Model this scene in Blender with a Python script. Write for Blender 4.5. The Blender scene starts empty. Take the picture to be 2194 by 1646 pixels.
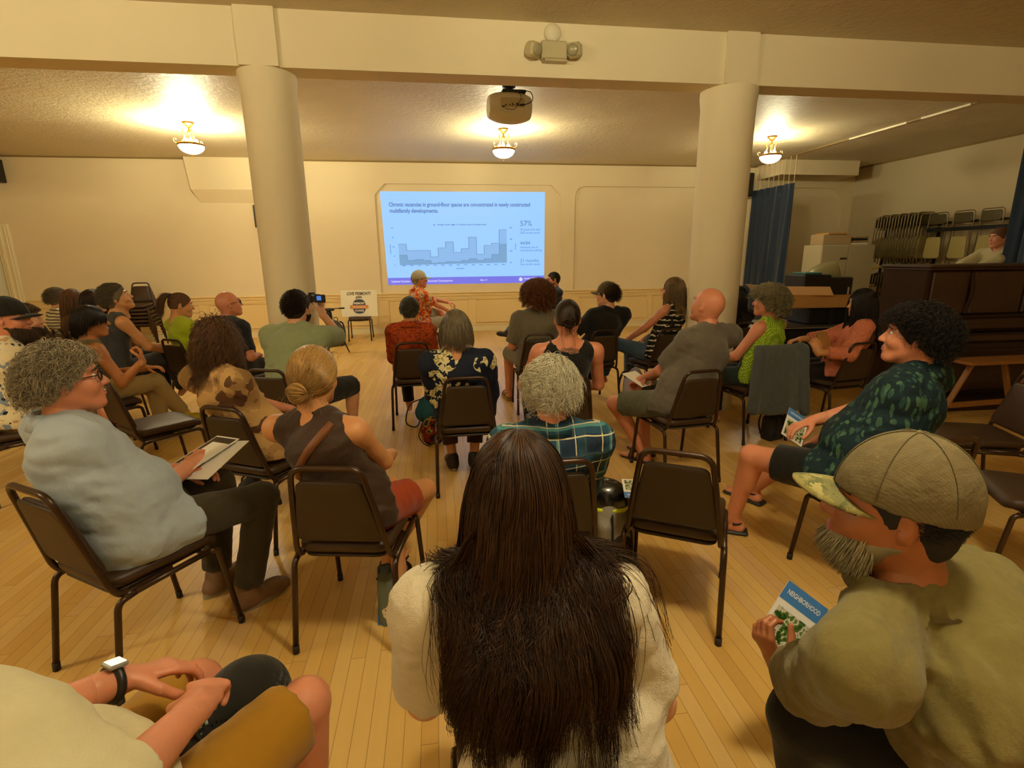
import bpy, math, random
import numpy as np
random.seed(7); RNG = np.random.default_rng(7)
SC = bpy.context.scene; COL = SC.collection
PI = math.pi
# ---------------------------------------------------------------- camera
FPX = 1106.1; HCAM = 1.62
_w, _h, _r = [math.radians(a) for a in (8.12, 13.76, -0.6035)]
_F = np.array([math.sin(_w)*math.cos(_h), math.cos(_w)*math.cos(_h), -math.sin(_h)])
_R = np.array([math.cos(_w), -math.sin(_w), 0.0]); _U = np.cross(_R, _F)
_R2 = math.cos(_r)*_R + math.sin(_r)*_U; _U2 = -math.sin(_r)*_R + math.cos(_r)*_U
CAMP = np.array([0, 0, HCAM])
cd = bpy.data.cameras.new('camera'); cam = bpy.data.objects.new('camera', cd); COL.objects.link(cam)
cd.sensor_fit = 'HORIZONTAL'; cd.sensor_width = 36.0; cd.lens = FPX/2194*36; cd.clip_start = 0.03; cd.clip_end = 100
from mathutils import Matrix, Vector
_m = Matrix.Identity(4)
for i in range(3):
    _m[i][0] = _R2[i]; _m[i][1] = _U2[i]; _m[i][2] = -_F[i]; _m[i][3] = CAMP[i]
cam.matrix_world = _m; SC.camera = cam
def ray(x, y): return _F*FPX + _R2*(x-1097) - _U2*(y-823)
def atz(x, y, z=0.0): d = ray(x, y); return CAMP + d*(z-HCAM)/d[2]
def aty(x, y, Y): d = ray(x, y); return CAMP + d*Y/d[1]
# ---------------------------------------------------------------- world, view
wd = bpy.data.worlds.new('world'); SC.world = wd; wd.use_nodes = True
wd.node_tree.nodes['Background'].inputs[0].default_value = (1.0, .72, .40, 1)
wd.node_tree.nodes['Background'].inputs[1].default_value = 0.03
vs = SC.view_settings; vs.view_transform = 'Standard'; vs.look = 'None'; vs.gamma = 1; vs.use_curve_mapping = False
vs.exposure = 0.0
LAMP_COL = (1.0, .90, .55)      # warm tungsten
BOWL_E = 180.0; BULB_E = 2700.0   # emission of the glass bowl and of the bulbs above its rim
LAMPS = [(-3.5, 8.87, 1.05), (1.16, 8.8, .60), (5.83, 8.88, .42),
         (-4.2, 1.2, 1.15), (1.0, 0.9, .85), (-4.2, -4.5, .5), (1.16, -4.5, .5)]
# ---------------------------------------------------------------- mesh helpers
def srgb(h):
    if isinstance(h, str):
        h = h.lstrip('#'); c = [int(h[i:i+2], 16)/255 for i in (0, 2, 4)]
    else: c = list(h)
    return tuple((v/12.92 if v <= .04045 else ((v+.055)/1.055)**2.4) for v in c)
def rawmesh(name, pieces):
    """pieces: list of (V, F, material index). F: (n,k) array or list of tuples"""
    vs_, ls, lt, mi, off = [], [], [], [], 0
    for pc in pieces:
        V, F = np.asarray(pc[0], float), pc[1]; m = pc[2] if len(pc) > 2 else 0
        if len(V) == 0 or len(F) == 0: continue
        if isinstance(F, np.ndarray):
            ls.append((F+off).ravel()); lt.append(np.full(len(F), F.shape[1])); mi.append(np.full(len(F), m))
        else:
            for f in F: ls.append(np.array(f)+off)
            lt.append(np.array([len(f) for f in F])); mi.append(np.full(len(F), m))
        vs_.append(V); off += len(V)
    V = np.concatenate(vs_); L = np.concatenate(ls); T = np.concatenate(lt); M = np.concatenate(mi)
    me = bpy.data.meshes.new(name)
    me.vertices.add(len(V)); me.vertices.foreach_set('co', V.astype(np.float32).ravel())
    me.loops.add(len(L)); me.loops.foreach_set('vertex_index', L.astype(np.int32))
    me.polygons.add(len(T)); st = np.concatenate([[0], np.cumsum(T)[:-1]])
    me.polygons.foreach_set('loop_start', st.astype(np.int32)); me.polygons.foreach_set('loop_total', T.astype(np.int32))
    me.polygons.foreach_set('material_index', M.astype(np.int32))
    me.update(calc_edges=True); me.validate()
    return me
def obj(name, pieces, mats, parent=None, smooth=False, loc=None, rotz=0.0):
    me = rawmesh(name, pieces)
    for m in (mats if isinstance(mats, (list, tuple)) else [mats]): me.materials.append(m)
    me.polygons.foreach_set('use_smooth', np.full(len(me.polygons), bool(smooth)))
    o = bpy.data.objects.new(name, me); COL.objects.link(o)
    if parent: o.parent = parent
    if loc is not None: o.location = loc
    if rotz: o.rotation_euler[2] = rotz
    return o
def tag(o, label, cat, group=None):
    o['label'] = label; o['category'] = cat
    if group: o['group'] = group
    return o
def thing(name, label, cat, loc=(0, 0, 0), rotz=0.0, group=None):
    o = bpy.data.objects.new(name, None); COL.objects.link(o); o.empty_display_size = .1
    o.location = loc; o.rotation_euler[2] = rotz
    return tag(o, label, cat, group)
def struct(name, pieces, mats, parent=None, smooth=False):
    o = obj(name, pieces, mats, parent, smooth)
    if parent is None: o['kind'] = 'structure'
    return o
def smooth_auto(o, ang=35):
    me = o.data; me.polygons.foreach_set('use_smooth', np.ones(len(me.polygons), bool))
    try: me.set_sharp_from_angle(angle=math.radians(ang))
    except Exception: pass
    return o
def box(lo, hi, b=0.0):
    x0, y0, z0 = lo; x1, y1, z1 = hi
    if b <= 0:
        V = [(x0,y0,z0),(x1,y0,z0),(x1,y1,z0),(x0,y1,z0),(x0,y0,z1),(x1,y0,z1),(x1,y1,z1),(x0,y1,z1)]
        return (np.array(V, float), np.array([(0,3,2,1),(4,5,6,7),(0,1,5,4),(1,2,6,5),(2,3,7,6),(3,0,4,7)]))
    rings = []
    for z, i in ((z0, b), (z0+b, 0), (z1-b, 0), (z1, b)):
        X0, X1, Y0, Y1 = x0+i, x1-i, y0+i, y1-i; c = b if i == 0 else b*.4
        rings.append([(X0+c,Y0,z),(X1-c,Y0,z),(X1,Y0+c,z),(X1,Y1-c,z),(X1-c,Y1,z),(X0+c,Y1,z),(X0,Y1-c,z),(X0,Y0+c,z)])
    V = [p for r in rings for p in r]; F = []
    for k in range(3):
        for i in range(8): F.append((k*8+i, k*8+(i+1) % 8, (k+1)*8+(i+1) % 8, (k+1)*8+i))
    F.append(tuple(range(7, -1, -1))); F.append(tuple(range(24, 32)))
    return (np.array(V, float), F)
def obox(c, ax, ay, az, sx, sy, sz, b=0.0):
    V, F = box((-sx/2, -sy/2, -sz/2), (sx/2, sy/2, sz/2), b)
    M = np.array([ax, ay, az], float); M /= np.linalg.norm(M, axis=1)[:, None]
    return (V @ M + np.array(c, float), F)
def nrm(v): v = np.asarray(v, float); return v/(np.linalg.norm(v)+1e-9)
def beam(a, b, w, t, up=(0, 0, 1), bv=0.0):
    a, b = np.array(a, float), np.array(b, float); d = nrm(b-a); s = np.cross(d, up)
    if np.linalg.norm(s) < .01: s = np.cross(d, (0, 1, 0))
    s = nrm(s); u = np.cross(s, d)
    return obox((a+b)/2, s, d, u, w, np.linalg.norm(b-a), t, bv)
def tube(pts, r, n=8, closed=False, cap=True):
    P = np.array(pts, float); N = len(P); r = np.broadcast_to(np.asarray(r, float), (N,))
    T = np.zeros_like(P)
    if closed: T = np.roll(P, -1, 0)-np.roll(P, 1, 0)
    else: T[1:-1] = P[2:]-P[:-2]; T[0] = P[1]-P[0]; T[-1] = P[-1]-P[-2]
    T /= np.linalg.norm(T, axis=1)[:, None]+1e-9
    u = np.cross(T[0], (0, 0, 1.0))
    if np.linalg.norm(u) < .1: u = np.cross(T[0], (1.0, 0, 0))
    u = nrm(u); V = []
    for i in range(N):
        u = u-T[i]*np.dot(u, T[i]); u = nrm(u); v = np.cross(T[i], u)
        for k in range(n):
            a = 2*PI*k/n; V.append(P[i]+r[i]*(math.cos(a)*u+math.sin(a)*v))
    F = []
    for i in range(N if closed else N-1):
        j = (i+1) % N
        for k in range(n): F.append((i*n+k, i*n+(k+1) % n, j*n+(k+1) % n, j*n+k))
    if not closed and cap: F.append(tuple(range(n-1, -1, -1))); F.append(tuple(range((N-1)*n, N*n)))
    return (np.array(V), F)
def smoothpath(pts, n=6, closed=False):
    P = [np.array(p, float) for p in pts]; N = len(P); out = []
    for i in range(N if closed else N-1):
        p0 = P[(i-1) % N] if closed or i > 0 else 2*P[0]-P[1]
        p1, p2 = P[i], P[(i+1) % N]; p3 = P[(i+2) % N] if closed or i+2 < N else 2*P[-1]-P[-2]
        for k in range(n):
            t = k/n; out.append(.5*((2*p1)+(-p0+p2)*t+(2*p0-5*p1+4*p2-p3)*t*t+(-p0+3*p1-3*p2+p3)*t**3))
    if not closed: out.append(P[-1])
    return np.array(out)
def fillet(pts, r, n=5):
    P = [np.array(p, float) for p in pts]; out = [P[0]]
    for i in range(1, len(P)-1):
        a, b, c = P[i-1], P[i], P[i+1]; d1, d2 = a-b, c-b; l = min(r, np.linalg.norm(d1)*.49, np.linalg.norm(d2)*.49)
        s, e = b+nrm(d1)*l, b+nrm(d2)*l
        for k in range(n+1): t = k/n; out.append((1-t)**2*s+2*t*(1-t)*b+t*t*e)
    out.append(P[-1]); return out
def lathe(prof, n=24, c=(0, 0, 0)):
    V = []; F = []
    for (r, z) in prof:
        for k in range(n): a = 2*PI*k/n; V.append((c[0]+r*math.cos(a), c[1]+r*math.sin(a), c[2]+z))
    m = len(prof)
    for i in range(m-1):
        for k in range(n): F.append((i*n+k, i*n+(k+1) % n, (i+1)*n+(k+1) % n, (i+1)*n+k))
    if prof[0][0] > 1e-4: F.append(tuple(range(n-1, -1, -1)))
    if prof[-1][0] > 1e-4: F.append(tuple(range((m-1)*n, m*n)))
    return (np.array(V), F)
def ell(c, r, n=12, m=8, R=None):
    V = []; F = []
    for i in range(m+1):
        t = PI*i/m
        for k in range(n): a = 2*PI*k/n; V.append((r[0]*math.sin(t)*math.cos(a), r[1]*math.sin(t)*math.sin(a), r[2]*math.cos(t)))
    V = np.array(V)
    if R is not None: V = V @ np.array(R).T
    for i in range(m):
        for k in range(n): F.append(((i+1)*n+k, (i+1)*n+(k+1) % n, i*n+(k+1) % n, i*n+k))
    return (V+np.array(c), F)
def extr(outline, z0, z1, M=None, o=(0, 0, 0)):
    """flat outline (list of xy) given real thickness"""
    n = len(outline); V = np.array([(x, y, z0) for x, y in outline]+[(x, y, z1) for x, y in outline], float)
    F = [tuple(range(n-1, -1, -1)), tuple(range(n, 2*n))]+[(i, (i+1) % n, n+(i+1) % n, n+i) for i in range(n)]
    if M is not None: V = V @ np.array(M, float)
    return (V+np.array(o, float), F)
def xf(piece, M=None, t=(0, 0, 0)):
    V = piece[0] if M is None else piece[0] @ np.array(M, float).T
    return (V+np.array(t),)+tuple(piece[1:])
def rz(a): c, s = math.cos(a), math.sin(a); return np.array([[c, -s, 0], [s, c, 0], [0, 0, 1]])
def rx(a): c, s = math.cos(a), math.sin(a); return np.array([[1, 0, 0], [0, c, -s], [0, s, c]])
def ry(a): c, s = math.cos(a), math.sin(a); return np.array([[c, 0, s], [0, 1, 0], [-s, 0, c]])
# ---------------------------------------------------------------- implicit surfaces
class Grid:
    def __init__(s, lo, hi, h):
        s.lo = np.array(lo, float); s.h = h; s.n = [max(4, int(math.ceil((hi[i]-lo[i])/h))+1) for i in range(3)]
        s.ax = [s.lo[i]+h*np.arange(s.n[i]) for i in range(3)]; s.D = np.full(s.n, 1.0, np.float32)
    def _sl(s, bb, m):
        lo, hi = bb; r = []
        for i in range(3):
            a = max(0, int((lo[i]-m-s.lo[i])/s.h)); b = min(s.n[i], int((hi[i]+m-s.lo[i])/s.h)+2)
            if b <= a: return None
            r.append(slice(a, b))
        return tuple(r)
    def _pts(s, sl):
        return np.stack(np.meshgrid(*[s.ax[i][sl[i]] for i in range(3)], indexing='ij'), -1)
    def add(s, prim, k=.02, off=0.0, cuts=()):
        fn, bb = prim; sl = s._sl(bb, k+3*s.h+abs(off))
        if sl is None: return
        P = s._pts(sl); d = fn(P)-off
        for (o, nn) in cuts: d = np.maximum(d, (P-np.array(o)) @ np.array(nn, float))
        D = s.D[sl]; hh = np.clip(.5+.5*(D-d)/k, 0, 1); s.D[sl] = D*(1-hh)+d*hh-k*hh*(1-hh)
    def sub(s, prim, k=.01, off=0.0):
        fn, bb = prim; sl = s._sl(bb, k+2*s.h+abs(off))
        if sl is None: return
        d = -(fn(s._pts(sl))-off); D = s.D[sl]; hh = np.clip(.5-.5*(D-d)/k, 0, 1); s.D[sl] = D*(1-hh)+d*hh+k*hh*(1-hh)
    def cut(s, o, nn):
        P = s._pts(tuple(slice(0, n) for n in s.n)); s.D = np.maximum(s.D, ((P-np.array(o)) @ np.array(nn, float)).astype(np.float32))
    def wrinkle(s, amp, seed=0, fx=16., sq=(1, 1, 1)):
        P = s._pts(tuple(slice(0, n) for n in s.n)); r = np.random.default_rng(seed); w = 0
        P = P*np.array(sq); q = P+.05*np.sin(P[..., [1, 2, 0]]*11+seed)+.012*np.sin(P[..., [2, 0, 1]]*37+seed)
        for i in range(5):
            d = nrm(r.normal(size=3))*fx*(.6+.45*i); sn = np.sin(q @ d+r.uniform(0, 6)); w = w+(.45*sn+.9*(np.abs(sn)-.6))/(1+.35*i)
        s.D = s.D+(amp*w*.5).astype(np.float32)
    def mesh(s):
        D = s.D.copy(); D[0] = D[-1] = 1; D[:, 0] = D[:, -1] = 1; D[:, :, 0] = D[:, :, -1] = 1
        S = D < 0; c = sum(S[i:S.shape[0]-1+i, j:S.shape[1]-1+j, k:S.shape[2]-1+k].astype(np.int8) for i in (0, 1) for j in (0, 1) for k in (0, 1))
        act = (c > 0) & (c < 8); I = np.argwhere(act)
        if len(I) == 0: return (np.zeros((0, 3)), np.zeros((0, 4), int))
        acc = np.zeros((len(I), 3)); cnt = np.zeros(len(I)); cs = [(i, j, k) for i in (0, 1) for j in (0, 1) for k in (0, 1)]
        val = {q: D[I[:, 0]+q[0], I[:, 1]+q[1], I[:, 2]+q[2]].astype(float) for q in cs}
        for a in cs:
            for ax in range(3):
                if a[ax] == 1: continue
                b = list(a); b[ax] = 1; b = tuple(b); va, vb = val[a], val[b]; m = (va < 0) != (vb < 0)
                t = np.where(m, va/np.where(m, va-vb, 1), 0); p = np.tile(np.array(a, float), (len(I), 1)); p[:, ax] = t
                acc += p*m[:, None]; cnt += m
        V = (I+acc/cnt[:, None])*s.h+s.lo
        idx = np.full(act.shape, -1, np.int64); idx[tuple(I.T)] = np.arange(len(I)); Q = []
        for ax in range(3):
            A = [slice(None)]*3; B = [slice(None)]*3; A[ax] = slice(0, -1); B[ax] = slice(1, None)
            sa, sb = S[tuple(A)], S[tuple(B)]; E = np.argwhere(sa != sb); o1, o2 = [(1, 2), (2, 0), (0, 1)][ax]
            E = E[(E[:, o1] > 0) & (E[:, o2] > 0) & (E[:, o1] < act.shape[o1]) & (E[:, o2] < act.shape[o2])]
            def g(d1, d2): e = E.copy(); e[:, o1] -= d1; e[:, o2] -= d2; return idx[e[:, 0], e[:, 1], e[:, 2]]
            q = np.stack([g(1, 1), g(0, 1), g(0, 0), g(1, 0)], 1); fl = sa[tuple(E.T)]; q[~fl] = q[~fl][:, ::-1]; Q.append(q)
        Q = np.concatenate(Q); Q = Q[(Q >= 0).all(1)]
        for _ in range(2):       # light smoothing
            nb = np.zeros_like(V); ct = np.zeros(len(V))
            for a, b in ((0, 1), (1, 2), (2, 3), (3, 0)):
                np.add.at(nb, Q[:, a], V[Q[:, b]]); np.add.at(ct, Q[:, a], 1)
            V = V*.5+.5*nb/np.maximum(ct, 1)[:, None]
        return (V, Q)
def _bb(pts, r): P = np.array(pts, float); return (P.min(0)-r, P.max(0)+r)
def cap(a, b, ra, rb=None):
    rb = ra if rb is None else rb; a = np.array(a, float); b = np.array(b, float); ab = b-a; L = float(ab @ ab)+1e-9
    def fn(P):
        t = np.clip(((P-a) @ ab)/L, 0, 1); return np.linalg.norm(P-a-t[..., None]*ab, axis=-1)-(ra+(rb-ra)*t)
    return (fn, _bb([a, b], max(ra, rb)))
def elp(c, r, R=None):
    c = np.array(c, float); r = np.array(r, float)
    def fn(P):
        q = P-c
        if R is not None: q = q @ R
        k0 = np.linalg.norm(q/r, axis=-1); k1 = np.linalg.norm(q/(r*r), axis=-1)+1e-9; return k0*(k0-1)/k1
    return (fn, _bb([c], float(max(r))))
def cone2(a, b, u, w0, w1):
    """segment with elliptical section: (half width along u, half depth)"""
    a = np.array(a, float); b = np.array(b, float); d = b-a; L = np.linalg.norm(d); d = d/L; u = nrm(np.array(u)-d*np.dot(u, d)); v = np.cross(d, u)
    def fn(P):
        q = P-a; s = q @ d; t = np.clip(s/L, 0, 1); wu = w0[0]+(w1[0]-w0[0])*t; wv = w0[1]+(w1[1]-w0[1])*t
        e = (s-t*L); m = np.minimum(wu, wv); k = np.sqrt(((q @ u)/wu)**2+((q @ v)/wv)**2+(e/m)**2); return (k-1)*m
    return (fn, _bb([a, b], max(w0+w1)))
# ---------------------------------------------------------------- materials
MATS = {}; BASE = {}
def nt(name):
    m = bpy.data.materials.new(name); m.use_nodes = True; t = m.node_tree; return m, t, t.nodes['Principled BSDF']
def N(t, kind, **kw):
    n = t.nodes.new(kind)
    for k, v in kw.items():
        if k.startswith('i_'): n.inputs[k[2:].replace('_', ' ')].default_value = v
        else: setattr(n, k, v)
    return n
def mathn(t, op, a, b=None, c=None):
    n = t.nodes.new('ShaderNodeMath'); n.operation = op
    for i, v in enumerate((a, b, c)):
        if v is None: continue
        if isinstance(v, (int, float)): n.inputs[i].default_value = v
        else: t.links.new(v, n.inputs[i])
    return n.outputs[0]
def mixc(t, f, a, b):
    n = t.nodes.new('ShaderNodeMix'); n.data_type = 'RGBA'
    for s, v in ((n.inputs[0], f), (n.inputs[6], a), (n.inputs[7], b)):
        if isinstance(v, (int, float)): s.default_value = v
        elif isinstance(v, tuple): s.default_value = (*v[:3], 1)
        else: t.links.new(v, s)
    return n.outputs[2]
def coords(t, scale=(1, 1, 1), rot=(0, 0, 0), which='Object'):
    tc = N(t, 'ShaderNodeTexCoord'); mp = N(t, 'ShaderNodeMapping'); mp.inputs['Scale'].default_value = scale; mp.inputs['Rotation'].default_value = rot
    t.links.new(tc.outputs[which], mp.inputs[0]); return mp.outputs[0]
def noise(t, vec, scale, detail=2.0, rough=.5, out='Fac'):
    n = N(t, 'ShaderNodeTexNoise'); n.inputs['Scale'].default_value = scale; n.inputs['Detail'].default_value = detail; n.inputs['Roughness'].default_value = rough
    t.links.new(vec, n.inputs['Vector']); return n.outputs[out]
def ramp(t, fac, stops, interp='LINEAR'):
    n = N(t, 'ShaderNodeValToRGB'); cr = n.color_ramp; cr.interpolation = interp
    while len(cr.elements) > 1: cr.elements.remove(cr.elements[-1])
    for i, (p, c) in enumerate(stops):
        e = cr.elements[0] if i == 0 else cr.elements.new(p); e.position = p; e.color = (*c[:3], 1)
    t.links.new(fac, n.inputs[0]); return n.outputs[0]
def bump(t, bs, h, strength=.3, dist=.005):
    b = N(t, 'ShaderNodeBump'); b.inputs['Strength'].default_value = strength; b.inputs['Distance'].default_value = dist
    t.links.new(h, b.inputs['Height']); t.links.new(b.outputs[0], bs.inputs['Normal'])
def mat(name, col, rough=.6, metal=0.0, var=0.0, vscale=20, bmp=0.0, bscale=200, bd=.002, spec=None, trans=0.0, sheen=0.0, coat=0.0):
    if name in MATS: return MATS[name]
    m, t, b = nt(name); c = srgb(col) if isinstance(col, str) else col
    b.inputs['Base Color'].default_value = (*c, 1); b.inputs['Roughness'].default_value = rough; b.inputs['Metallic'].default_value = metal
    if spec is not None: b.inputs['Specular IOR Level'].default_value = spec
    if trans: b.inputs['Transmission Weight'].default_value = trans
    if sheen: b.inputs['Sheen Weight'].default_value = sheen
    if coat: b.inputs['Coat Weight'].default_value = coat
    if var or bmp: v = coords(t)
    if var:
        f = noise(t, v, vscale, 4, .6); t.links.new(mixc(t, f, tuple(x*(1-var) for x in c), tuple(min(1, x*(1+var)) for x in c)), b.inputs['Base Color'])
    if bmp: bump(t, b, noise(t, v, bscale, 3, .6), bmp, bd)
    MATS[name] = m; return m
def emis(name, col, s, base=None):
    if name in MATS: return MATS[name]
    m, t, b = nt(name); c = srgb(col) if isinstance(col, str) else col
    b.inputs['Base Color'].default_value = (*(base or (.02, .02, .02)), 1); b.inputs['Emission Color'].default_value = (*c, 1); b.inputs['Emission Strength'].default_value = s
    b.inputs['Roughness'].default_value = .6; MATS[name] = m; return m
def skin(name, col):
    if name in MATS: return MATS[name]
    m, t, b = nt(name); c = srgb(col); v = coords(t)
    f = noise(t, v, 18, 3, .6); f2 = noise(t, v, 160, 2, .6)
    a = mixc(t, f, tuple(x*.84 for x in c), (min(1, c[0]*1.1), c[1]*1.02, c[2]*.98)); t.links.new(a, b.inputs['Base Color'])
    b.inputs['Roughness'].default_value = .48; b.inputs['Subsurface Weight'].default_value = .12; b.inputs['Subsurface Radius'].default_value = (.02, .008, .004); b.inputs['Subsurface Scale'].default_value = .5
    bump(t, b, f2, .25, .001); MATS[name] = m; return m
def hairmat(name, c1, c2, rough=.42):
    """strand colour varies from strand to strand between two colours"""
    if name in MATS: return MATS[name]
    m, t, b = nt(name); g = N(t, 'ShaderNodeNewGeometry')
    t.links.new(ramp(t, g.outputs['Random Per Island'], [(0, srgb(c1)), (1, srgb(c2))]), b.inputs['Base Color'])
    b.inputs['Roughness'].default_value = rough; b.inputs['Specular IOR Level'].default_value = .35; MATS[name] = m
    a1, a2 = srgb(c1), srgb(c2); BASE[m.name] = mat(name+'_underlayer', tuple((x*.55+y*.45) for x, y in zip(a1, a2)), .8, var=.35, vscale=60, bmp=.5, bscale=180); return m
def fabric(name, col, var=.12, rough=.85, weave=900, bs=.25):
    if name in MATS: return MATS[name]
    m, t, b = nt(name); c = srgb(col); v = coords(t)
    f = noise(t, v, 35, 4, .65); t.links.new(mixc(t, f, tuple(x*(1-var) for x in c), tuple(min(1, x*(1+var)) for x in c)), b.inputs['Base Color'])
    b.inputs['Roughness'].default_value = rough; b.inputs['Sheen Weight'].default_value = .15; b.inputs['Specular IOR Level'].default_value = .25
    h = mathn(t, 'ADD', noise(t, v, weave, 1), mathn(t, 'MULTIPLY', noise(t, warp(t, v, 5, .12), 13, 5, .55), 9.0)); bump(t, b, h, bs, .006)
    MATS[name] = m; return m
def patmat(name, fn, rough=.85, bs=.25):
    if name in MATS: return MATS[name]
    m, t, b = nt(name); t.links.new(fn(t), b.inputs['Base Color']); b.inputs['Roughness'].default_value = rough; b.inputs['Specular IOR Level'].default_value = .25
    bump(t, b, noise(t, warp(t, coords(t), 5, .12), 14, 5, .55), bs*1.3, .04); MATS[name] = m; return m
def sep(t, vec): n = N(t, 'ShaderNodeSeparateXYZ'); t.links.new(vec, n.inputs[0]); return n.outputs
def vor(t, vec, scale, feat='F1', out='Distance', rnd=1.0):
    n = N(t, 'ShaderNodeTexVoronoi'); n.feature = feat; n.inputs['Scale'].default_value = scale; n.inputs['Randomness'].default_value = rnd; t.links.new(vec, n.inputs['Vector']); return n.outputs[out]
def warp(t, vec, scale, amt):
    n = N(t, 'ShaderNodeTexNoise'); n.inputs['Scale'].default_value = scale; t.links.new(vec, n.inputs['Vector'])
    s = N(t, 'ShaderNodeVectorMath', operation='SCALE'); t.links.new(n.outputs['Color'], s.inputs[0]); s.inputs['Scale'].default_value = amt
    a = N(t, 'ShaderNodeVectorMath', operation='ADD'); t.links.new(vec, a.inputs[0]); t.links.new(s.outputs[0], a.inputs[1]); return a.outputs[0]
# ================================================================ the room
WY = 11.8; CZ = 3.6; XR = 10.0; XL = -9.6; YB = -6.0
def m_wall(name, col):
    m, t, b = nt(name); c = srgb(col); v = coords(t)
    t.links.new(mixc(t, noise(t, v, 1.3, 3), tuple(x*.93 for x in c), c), b.inputs['Base Color']); b.inputs['Roughness'].default_value = .75
    bump(t, b, noise(t, v, 60, 5, .6), .12, .004); return m
M_WALL = m_wall('cream_wall_paint', '#ebdab2'); M_WAIN = m_wall('wainscot_paint', '#ecd193'); M_COLUMN = m_wall('column_paint', '#e9dcb8')
def m_ceiling():
    m, t, b = nt('skip_trowel_ceiling'); v = coords(t); c = srgb('#d8caa8'); t.links.new(mixc(t, noise(t, v, 2, 3), tuple(x*.9 for x in c), c), b.inputs['Base Color'])
    b.inputs['Roughness'].default_value = .55; b.inputs['Specular IOR Level'].default_value = .4
    h = ramp(t, noise(t, warp(t, v, 6, .15), 14, 5, .62), [(.35, (0, 0, 0)), (.62, (1, 1, 1))]); bump(t, b, h, .34, .010); return m
M_CEIL = m_ceiling()
def m_floor():
    m, t, b = nt('maple_strip_floor'); X, Y, Z = sep(t, coords(t)); W = .06
    row = mathn(t, 'FLOOR', mathn(t, 'DIVIDE', X, W))
    wn = N(t, 'ShaderNodeTexWhiteNoise', noise_dimensions='1D'); t.links.new(row, wn.inputs['W'])
    yy = mathn(t, 'ADD', mathn(t, 'DIVIDE', Y, 1.15), mathn(t, 'MULTIPLY', wn.outputs['Value'], 9.7)); seg = mathn(t, 'FLOOR', yy)
    cb = N(t, 'ShaderNodeCombineXYZ'); t.links.new(row, cb.inputs[0]); t.links.new(seg, cb.inputs[1])
    wn2 = N(t, 'ShaderNodeTexWhiteNoise', noise_dimensions='2D'); t.links.new(cb.outputs[0], wn2.inputs['Vector'])
    base = ramp(t, wn2.outputs['Value'], [(0, srgb('#c2964f')), (.2, srgb('#d0a658')), (.55, srgb('#d8b266')), (.85, srgb('#dfbd76')), (1, srgb('#cfaa7c'))])
    g = noise(t, coords(t, (45, 2.2, 1)), 1.0, 5, .65); base = mixc(t, mathn(t, 'MULTIPLY', g, .6), base, srgb('#c79a52'))
    st = noise(t, coords(t), .9, 3, .6); base = mixc(t, mathn(t, 'MULTIPLY', st, .45), base, srgb('#cda550'))
    fx = mathn(t, 'FRACT', mathn(t, 'DIVIDE', X, W)); e = mathn(t, 'MINIMUM', fx, mathn(t, 'SUBTRACT', 1.0, fx))
    fy = mathn(t, 'FRACT', yy); ey = mathn(t, 'MULTIPLY', mathn(t, 'MINIMUM', fy, mathn(t, 'SUBTRACT', 1.0, fy)), 19.0)
    gap = mathn(t, 'LESS_THAN', mathn(t, 'MINIMUM', e, ey), .022)
    t.links.new(mixc(t, mathn(t, 'MULTIPLY', gap, .55), base, srgb('#5c3a14')), b.inputs['Base Color'])
    r = mathn(t, 'ADD', .26, mathn(t, 'MULTIPLY', noise(t, coords(t, (3, .6, 1)), 2.0, 4, .6), .22)); t.links.new(r, b.inputs['Roughness'])
    bump(t, b, mathn(t, 'SUBTRACT', mathn(t, 'MULTIPLY', g, .2), gap), .12, .002); return m
M_FLOOR = m_floor()
M_BASEB = mat('baseboard_paint', '#e5d6a8', .5)
def plane(a, b, c, d): return (np.array([a, b, c, d], float), np.array([[0, 1, 2, 3]]))
struct('floor', [box((XL-.1, YB-.1, -.1), (XR+.1, WY+.2, 0))], M_FLOOR)
struct('ceiling', [box((XL-.1, YB-.1, CZ), (XR+.1, WY+.2, CZ+.1))], M_CEIL)
struct('wall_left', [box((XL-.1, YB, 0), (XL, WY, CZ))], M_WALL)
struct('wall_right', [box((XR, YB, 0), (XR+.1, WY, CZ))], m_wall('shaded_cream_wall_paint', '#cdbd96'))  # cream paint darkened to put the right side's dim light into its colour
struct('wall_back', [box((XL-.1, YB-.1, 0), (XR+.1, YB, CZ))], M_WALL)
# far wall: face plate with recessed panels
def plate(name, outer, holes, y_front, thick, m):
    cu = bpy.data.curves.new(name, 'CURVE'); cu.dimensions = '2D'; cu.fill_mode = 'BOTH'; cu.extrude = thick/2
    for poly in [outer]+holes:
        s = cu.splines.new('POLY'); s.points.add(len(poly)-1); s.use_cyclic_u = True
        for p, q in zip(s.points, poly): p.co = (q[0], q[1], 0, 1)
    o = bpy.data.objects.new(name, cu); COL.objects.link(o); dg = bpy.context.evaluated_depsgraph_get()
    me = bpy.data.meshes.new_from_object(o.evaluated_get(dg)); bpy.data.objects.remove(o)
    me.materials.clear(); me.materials.append(m); me.transform(Matrix(((1, 0, 0, 0), (0, 0, 1, y_front+thick/2), (0, 1, 0, 0), (0, 0, 0, 1)))); me.update()
    o = bpy.data.objects.new(name, me); COL.objects.link(o); o['kind'] = 'structure'; return o
ZR = .86
def recess(x0, x1, z1, c=.22): return [(x0, ZR), (x1, ZR), (x1, z1-c), (x1-c, z1), (x0+c, z1), (x0, z1-c)]
def recess_round(x0, x1, z1, r=.22):
    p = [(x0, ZR), (x1, ZR)]
    for k in range(7): a = PI/2*k/6; p.append((x1-r+r*math.cos(a), z1-r+r*math.sin(a)))
    for k in range(7): a = PI/2+PI/2*k/6; p.append((x0+r+r*math.cos(a), z1-r+r*math.sin(a)))
    return p
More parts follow.
